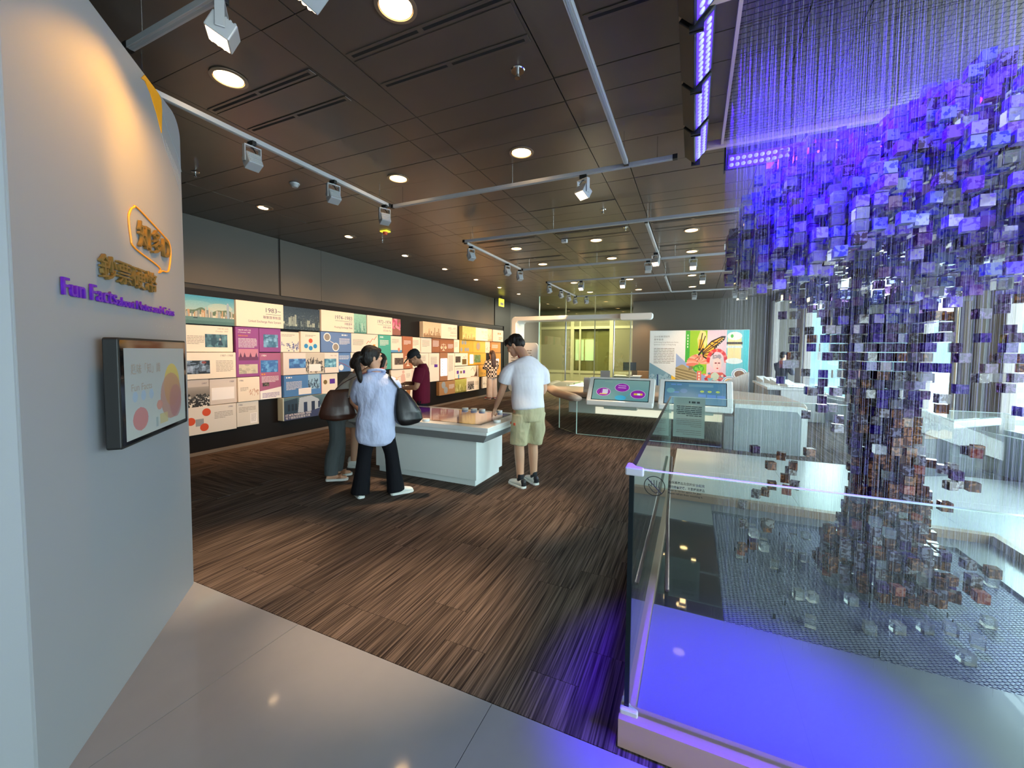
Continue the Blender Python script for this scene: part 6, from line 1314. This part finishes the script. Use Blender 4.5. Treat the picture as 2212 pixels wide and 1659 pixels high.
ph_ = thing('phone', 'silver phone held by the person in maroon', 'phone', on(p, (-.02, .37, .965)), math.radians(118)); MB().box(-.04, .04, -.006, .006, -.075, .075).build('casing', 'phone_silver', ph_, bevel=.004); MB().box(-.036, .036, -.0072, -.006, -.068, .068).build('phone_screen', 'black_gloss', ph_)
b = MB(); b.tube([Vector(LW)+Vector((.02*math.sin(a)*.6, .02*math.sin(a)*.4, .034*math.cos(a))) for a in [2*PI*k/14 for k in range(15)]], .007, 6); b.build('wrist_strap', 'shoe_white', p)

# ---- visitor in the white T-shirt pointing at the table
p = person('person in white T-shirt and khaki shorts bending to touch the table screen', (-1.78, 4.40), math.radians(50))
HT = head_T((-.05, .235, 1.655), math.radians(38), -.50)
b = MB(); head_shape(b, HT, 1.04); limb(b, [(0, .04, 1.46), (-.01, .1, 1.55), (-.035, .19, 1.62)], [.075, .06, .056])
limb(b, [(0, -.03, .92), (0, -.02, 1.1), (0, .0, 1.28), (0, .03, 1.42), (0, .05, 1.5)], [(.11, .15), (.105, .15), (.11, .18), (.09, .19), (.06, .1)], 20)
LS, LE_, LW = (-.195, .05, 1.42), (-.262, .14, 1.12), (-.265, .315, .90); RS, RE, RW = (.195, .03, 1.41), (.255, .05, 1.12), (.20, .24, .98)
arm(b, LS, LE_, LW, 1.08); arm(b, RS, RE, RW, 1.08); hand(b, LW, (-.02, .52, -.8), (-.5, .6, .5), -1, .6, True); hand(b, RW, (-.5, .8, -.1), (.5, .3, .8), -1, .9)
leg(b, (-.095, -.03, .9), (-.10, .0, .49), (-.105, -.05, .09), 1.08); leg(b, (.095, -.03, .9), (.095, .02, .49), (.10, .0, .09), 1.08); fused(b, 'body', 'skin', p, .0065, 3); face(HT, p, 1.04)
b = MB(); S = HT; b.ball((0, -.022, .045), (.086, .108, .092), 18, T=S); b.ball((0, -.06, .0), (.082, .074, .075), 14, T=S); b.ball((0, .06, .088), (.064, .054, .034), 14, T=S); b.ball((0, .095, .062), (.056, .018, .028), 12, T=S)
for sx in (-1, 1): b.tube([(sx*.07, .04, .055), (sx*.078, .022, .025), (sx*.076, .02, -.005)], [.018, .013, .007], 8, T=S)
fused(b, 'hair', 'hair', p, .008, 2, .003, 4, (60, 60, 20))
b = MB(); limb(b, [(0, -.035, .915), (0, -.03, .96), (0, -.015, 1.12), (0, .0, 1.28), (0, .03, 1.41), (0, .045, 1.475), (0, .06, 1.515)], [(.15, .20), (.15, .20), (.135, .195), (.14, .21), (.115, .215), (.085, .16), (.06, .075)], 26)
limb(b, [(-.14, .035, 1.40), (-.215, .06, 1.345), (-.252, .10, 1.21)], [.075, .083, .08]); limb(b, [(.14, .025, 1.39), (.215, .03, 1.335), (.25, .045, 1.20)], [.075, .083, .08]); fused(b, 'tee_shirt', 'tee_white', p, .009, 3, .008, 15, (8, 8, 14))
b = MB(); limb(b, [(0, -.035, .97), (0, -.04, .88), (0, -.04, .78)], [(.135, .175), (.148, .19), (.13, .18)], 20)
for sx, ky in ((-1, -.005), (1, .015)): limb(b, [(sx*.095, -.035, .86), (sx*.10, -.02, .68), (sx*.103, ky, .50)], [.115, .112, .108])
so = fused(b, 'shorts', 'shorts_khaki', p, .009, 3, .009, 8, (12, 12, 14)); MB().box(-.21, -.20, -.10, .02, .735, .765).build('tag', 'tag_orange', so, bevel=.003)
for an, d in (((-.105, -.065), (-.16, 1)), ((.10, -.015), (.05, 1))):
    b = MB(); b.cyl((an[0], an[1]+.014, .07), .042, .085, 16, .041); fused(b, 'sock', 'shoe_black', p, .007, 2)
    s_ = shoe(an, d, 'shoe_white', p, .285, 'shoe_white', 'sneaker', .05); dd = Vector((d[0], d[1], 0)).normalized(); hb_ = Vector((an[0], an[1], 0))-dd*.05
    b = MB(); b.tube([hb_+Vector((0, 0, .03)), hb_+Vector((0, 0, .075)), hb_+dd*.01+Vector((0, 0, .1))], [.034, .034, .026], 10); fused(b, 'heel_patch', 'shoe_black', s_, .006, 2)
b = MB(); b.tube([(.082*math.cos(a), .075+.066*math.sin(a), 1.515+.03*math.sin(a)) for a in [2*PI*k/20 for k in range(21)]], .0055, 6); b.build('lanyard', 'lanyard', p)

# ---- far visitor in plaid facing the boards
p = person('person in black and white plaid shirt with long brown hair facing the far boards', (-6.08, 11.9), math.radians(62))
HT = head_T((0, .02, 1.485), .2, -.15); b = MB(); head_shape(b, HT, .95); limb(b, [(0, -.01, 1.27), (0, .0, 1.35), (0, .01, 1.43)], [.055, .048, .048])
b.oval([(0, 0, .85, .14, .1), (0, 0, 1.0, .12, .09), (0, 0, 1.15, .14, .09), (0, -.01, 1.27, .14, .07), (0, -.01, 1.32, .07, .05)], 18)
LS, LE_, LW = (-.175, 0, 1.26), (-.24, .08, 1.02), (-.08, .24, 1.1); RS, RE, RW = (.175, 0, 1.26), (.23, .08, 1.02), (.08, .24, 1.08)
arm(b, LS, LE_, LW, .9); arm(b, RS, RE, RW, .9); hand(b, LW, (.8, .4, .2), (0, 1, 0), 1, .8); hand(b, RW, (-.8, .4, .2), (0, 1, 0), -1, .8)
leg(b, (-.08, 0, .85), (-.085, .02, .47), (-.09, -.02, .08)); leg(b, (.08, 0, .85), (.09, .02, .47), (.1, -.02, .08)); fused(b, 'body', 'skin', p, .008, 3); face(HT, p, .95)
b = MB(); b.ball((0, -.02, .035), (.086, .105, .098), 16, T=HT); limb(b, [(0, -.06, 1.5), (0, -.085, 1.38), (0, -.10, 1.22), (0, -.11, 1.08), (0, -.11, 1.0)], [(.06, .085), (.05, .095), (.04, .095), (.03, .075), (.01, .03)], 14); fused(b, 'hair', 'hair_brown', p, .009, 2, .003, 4, (50, 50, 8))
b = MB(); b.oval([(0, 0, .70, .19, .14), (0, 0, .9, .18, .135), (0, 0, 1.1, .18, .125), (0, -.01, 1.25, .185, .09), (0, -.01, 1.33, .08, .06)], 22)
limb(b, [LS, LE_, Vector(LE_).lerp(Vector(LW), .8)], [.078, .074, .06]); limb(b, [RS, RE, Vector(RE).lerp(Vector(RW), .8)], [.078, .074, .06]); fused(b, 'plaid_shirt', 'plaid', p, .010, 3, .004, 3)
b = MB(); b.oval([(0, 0, .88, .15, .11), (0, 0, .76, .165, .125)], 18)
for sx in (-1, 1): limb(b, [(sx*.085, 0, .82), (sx*.09, .01, .45), (sx*.1, -.01, .05)], [.1, .1, .1])
fused(b, 'trousers', 'trousers_pale', p, .010, 3, .003, 2); shoe((-.1, -.0), (-.3, 1), 'shoe_red', p, .25); shoe((.1, -.0), (.1, 1), 'shoe_red', p, .25)

# ---- far visitor in dark jacket with a backpack by the windows
p = person('person in dark jacket and cap by the windows behind the white counter', (2.40, 14.25), math.radians(-60))
HT = head_T((0, .04, 1.52), 0, -.2); b = MB(); head_shape(b, HT, 1.); limb(b, [(0, -.01, 1.3), (0, .0, 1.38), (0, .03, 1.46)], [.06, .052, .05])
b.oval([(0, 0, .86, .15, .1), (0, 0, 1.05, .14, .1), (0, 0, 1.2, .16, .1), (0, 0, 1.31, .15, .07), (0, 0, 1.36, .07, .05)], 18)
arm(b, (.2, 0, 1.29), (.25, .1, 1.03), (.12, .3, 1.02)); arm(b, (-.2, 0, 1.29), (-.25, .1, 1.03), (-.12, .3, 1.02)); hand(b, (.12, .3, 1.02), (-.4, .9, 0), (0, 0, 1), -1); hand(b, (-.12, .3, 1.02), (.4, .9, 0), (0, 0, 1), 1)
leg(b, (-.09, 0, .86), (-.1, .02, .47), (-.1, -.02, .08)); leg(b, (.09, 0, .86), (.1, .02, .47), (.1, -.02, .08)); fused(b, 'body', 'skin', p, .008, 3); face(HT, p)
b = MB(); b.oval([(0, -.006, .03, .085, .106), (0, -.01, .08, .08, .1), (0, -.014, .125, .04, .05)], 18, T=HT); b.oval([(0, .12, .028, .06, .06), (0, .12, .036, .06, .06)], 14, T=HT); fused(b, 'cap', 'cap_black', p, .008, 2); b = MB(); b.ball((0, -.05, -.01), (.08, .066, .075), 12, T=HT); fused(b, 'hair', 'hair', p, .009, 2)
b = MB(); b.oval([(0, 0, .78, .19, .14), (0, 0, 1.05, .185, .135), (0, 0, 1.22, .2, .12), (0, 0, 1.31, .18, .085), (0, 0, 1.37, .08, .06)], 22)
for sx in (-1, 1): limb(b, [(sx*.2, 0, 1.29), (sx*.25, .09, 1.05), (sx*.15, .26, 1.02)], [.082, .075, .06])
fused(b, 'jacket', 'jacket_dark', p, .010, 3, .004, 3)
b = MB(); b.oval([(0, 0, .86, .155, .12), (0, 0, .74, .16, .125)], 18)
for sx in (-1, 1): limb(b, [(sx*.09, 0, .8), (sx*.1, .02, .46), (sx*.1, -.01, .06)], [.1, .08, .07])
fused(b, 'trousers', 'trousers_black', p, .010, 3); shoe((-.1, -.03), (-.1, 1), 'shoe_black', p); shoe((.1, -.03), (.1, 1), 'shoe_black', p)
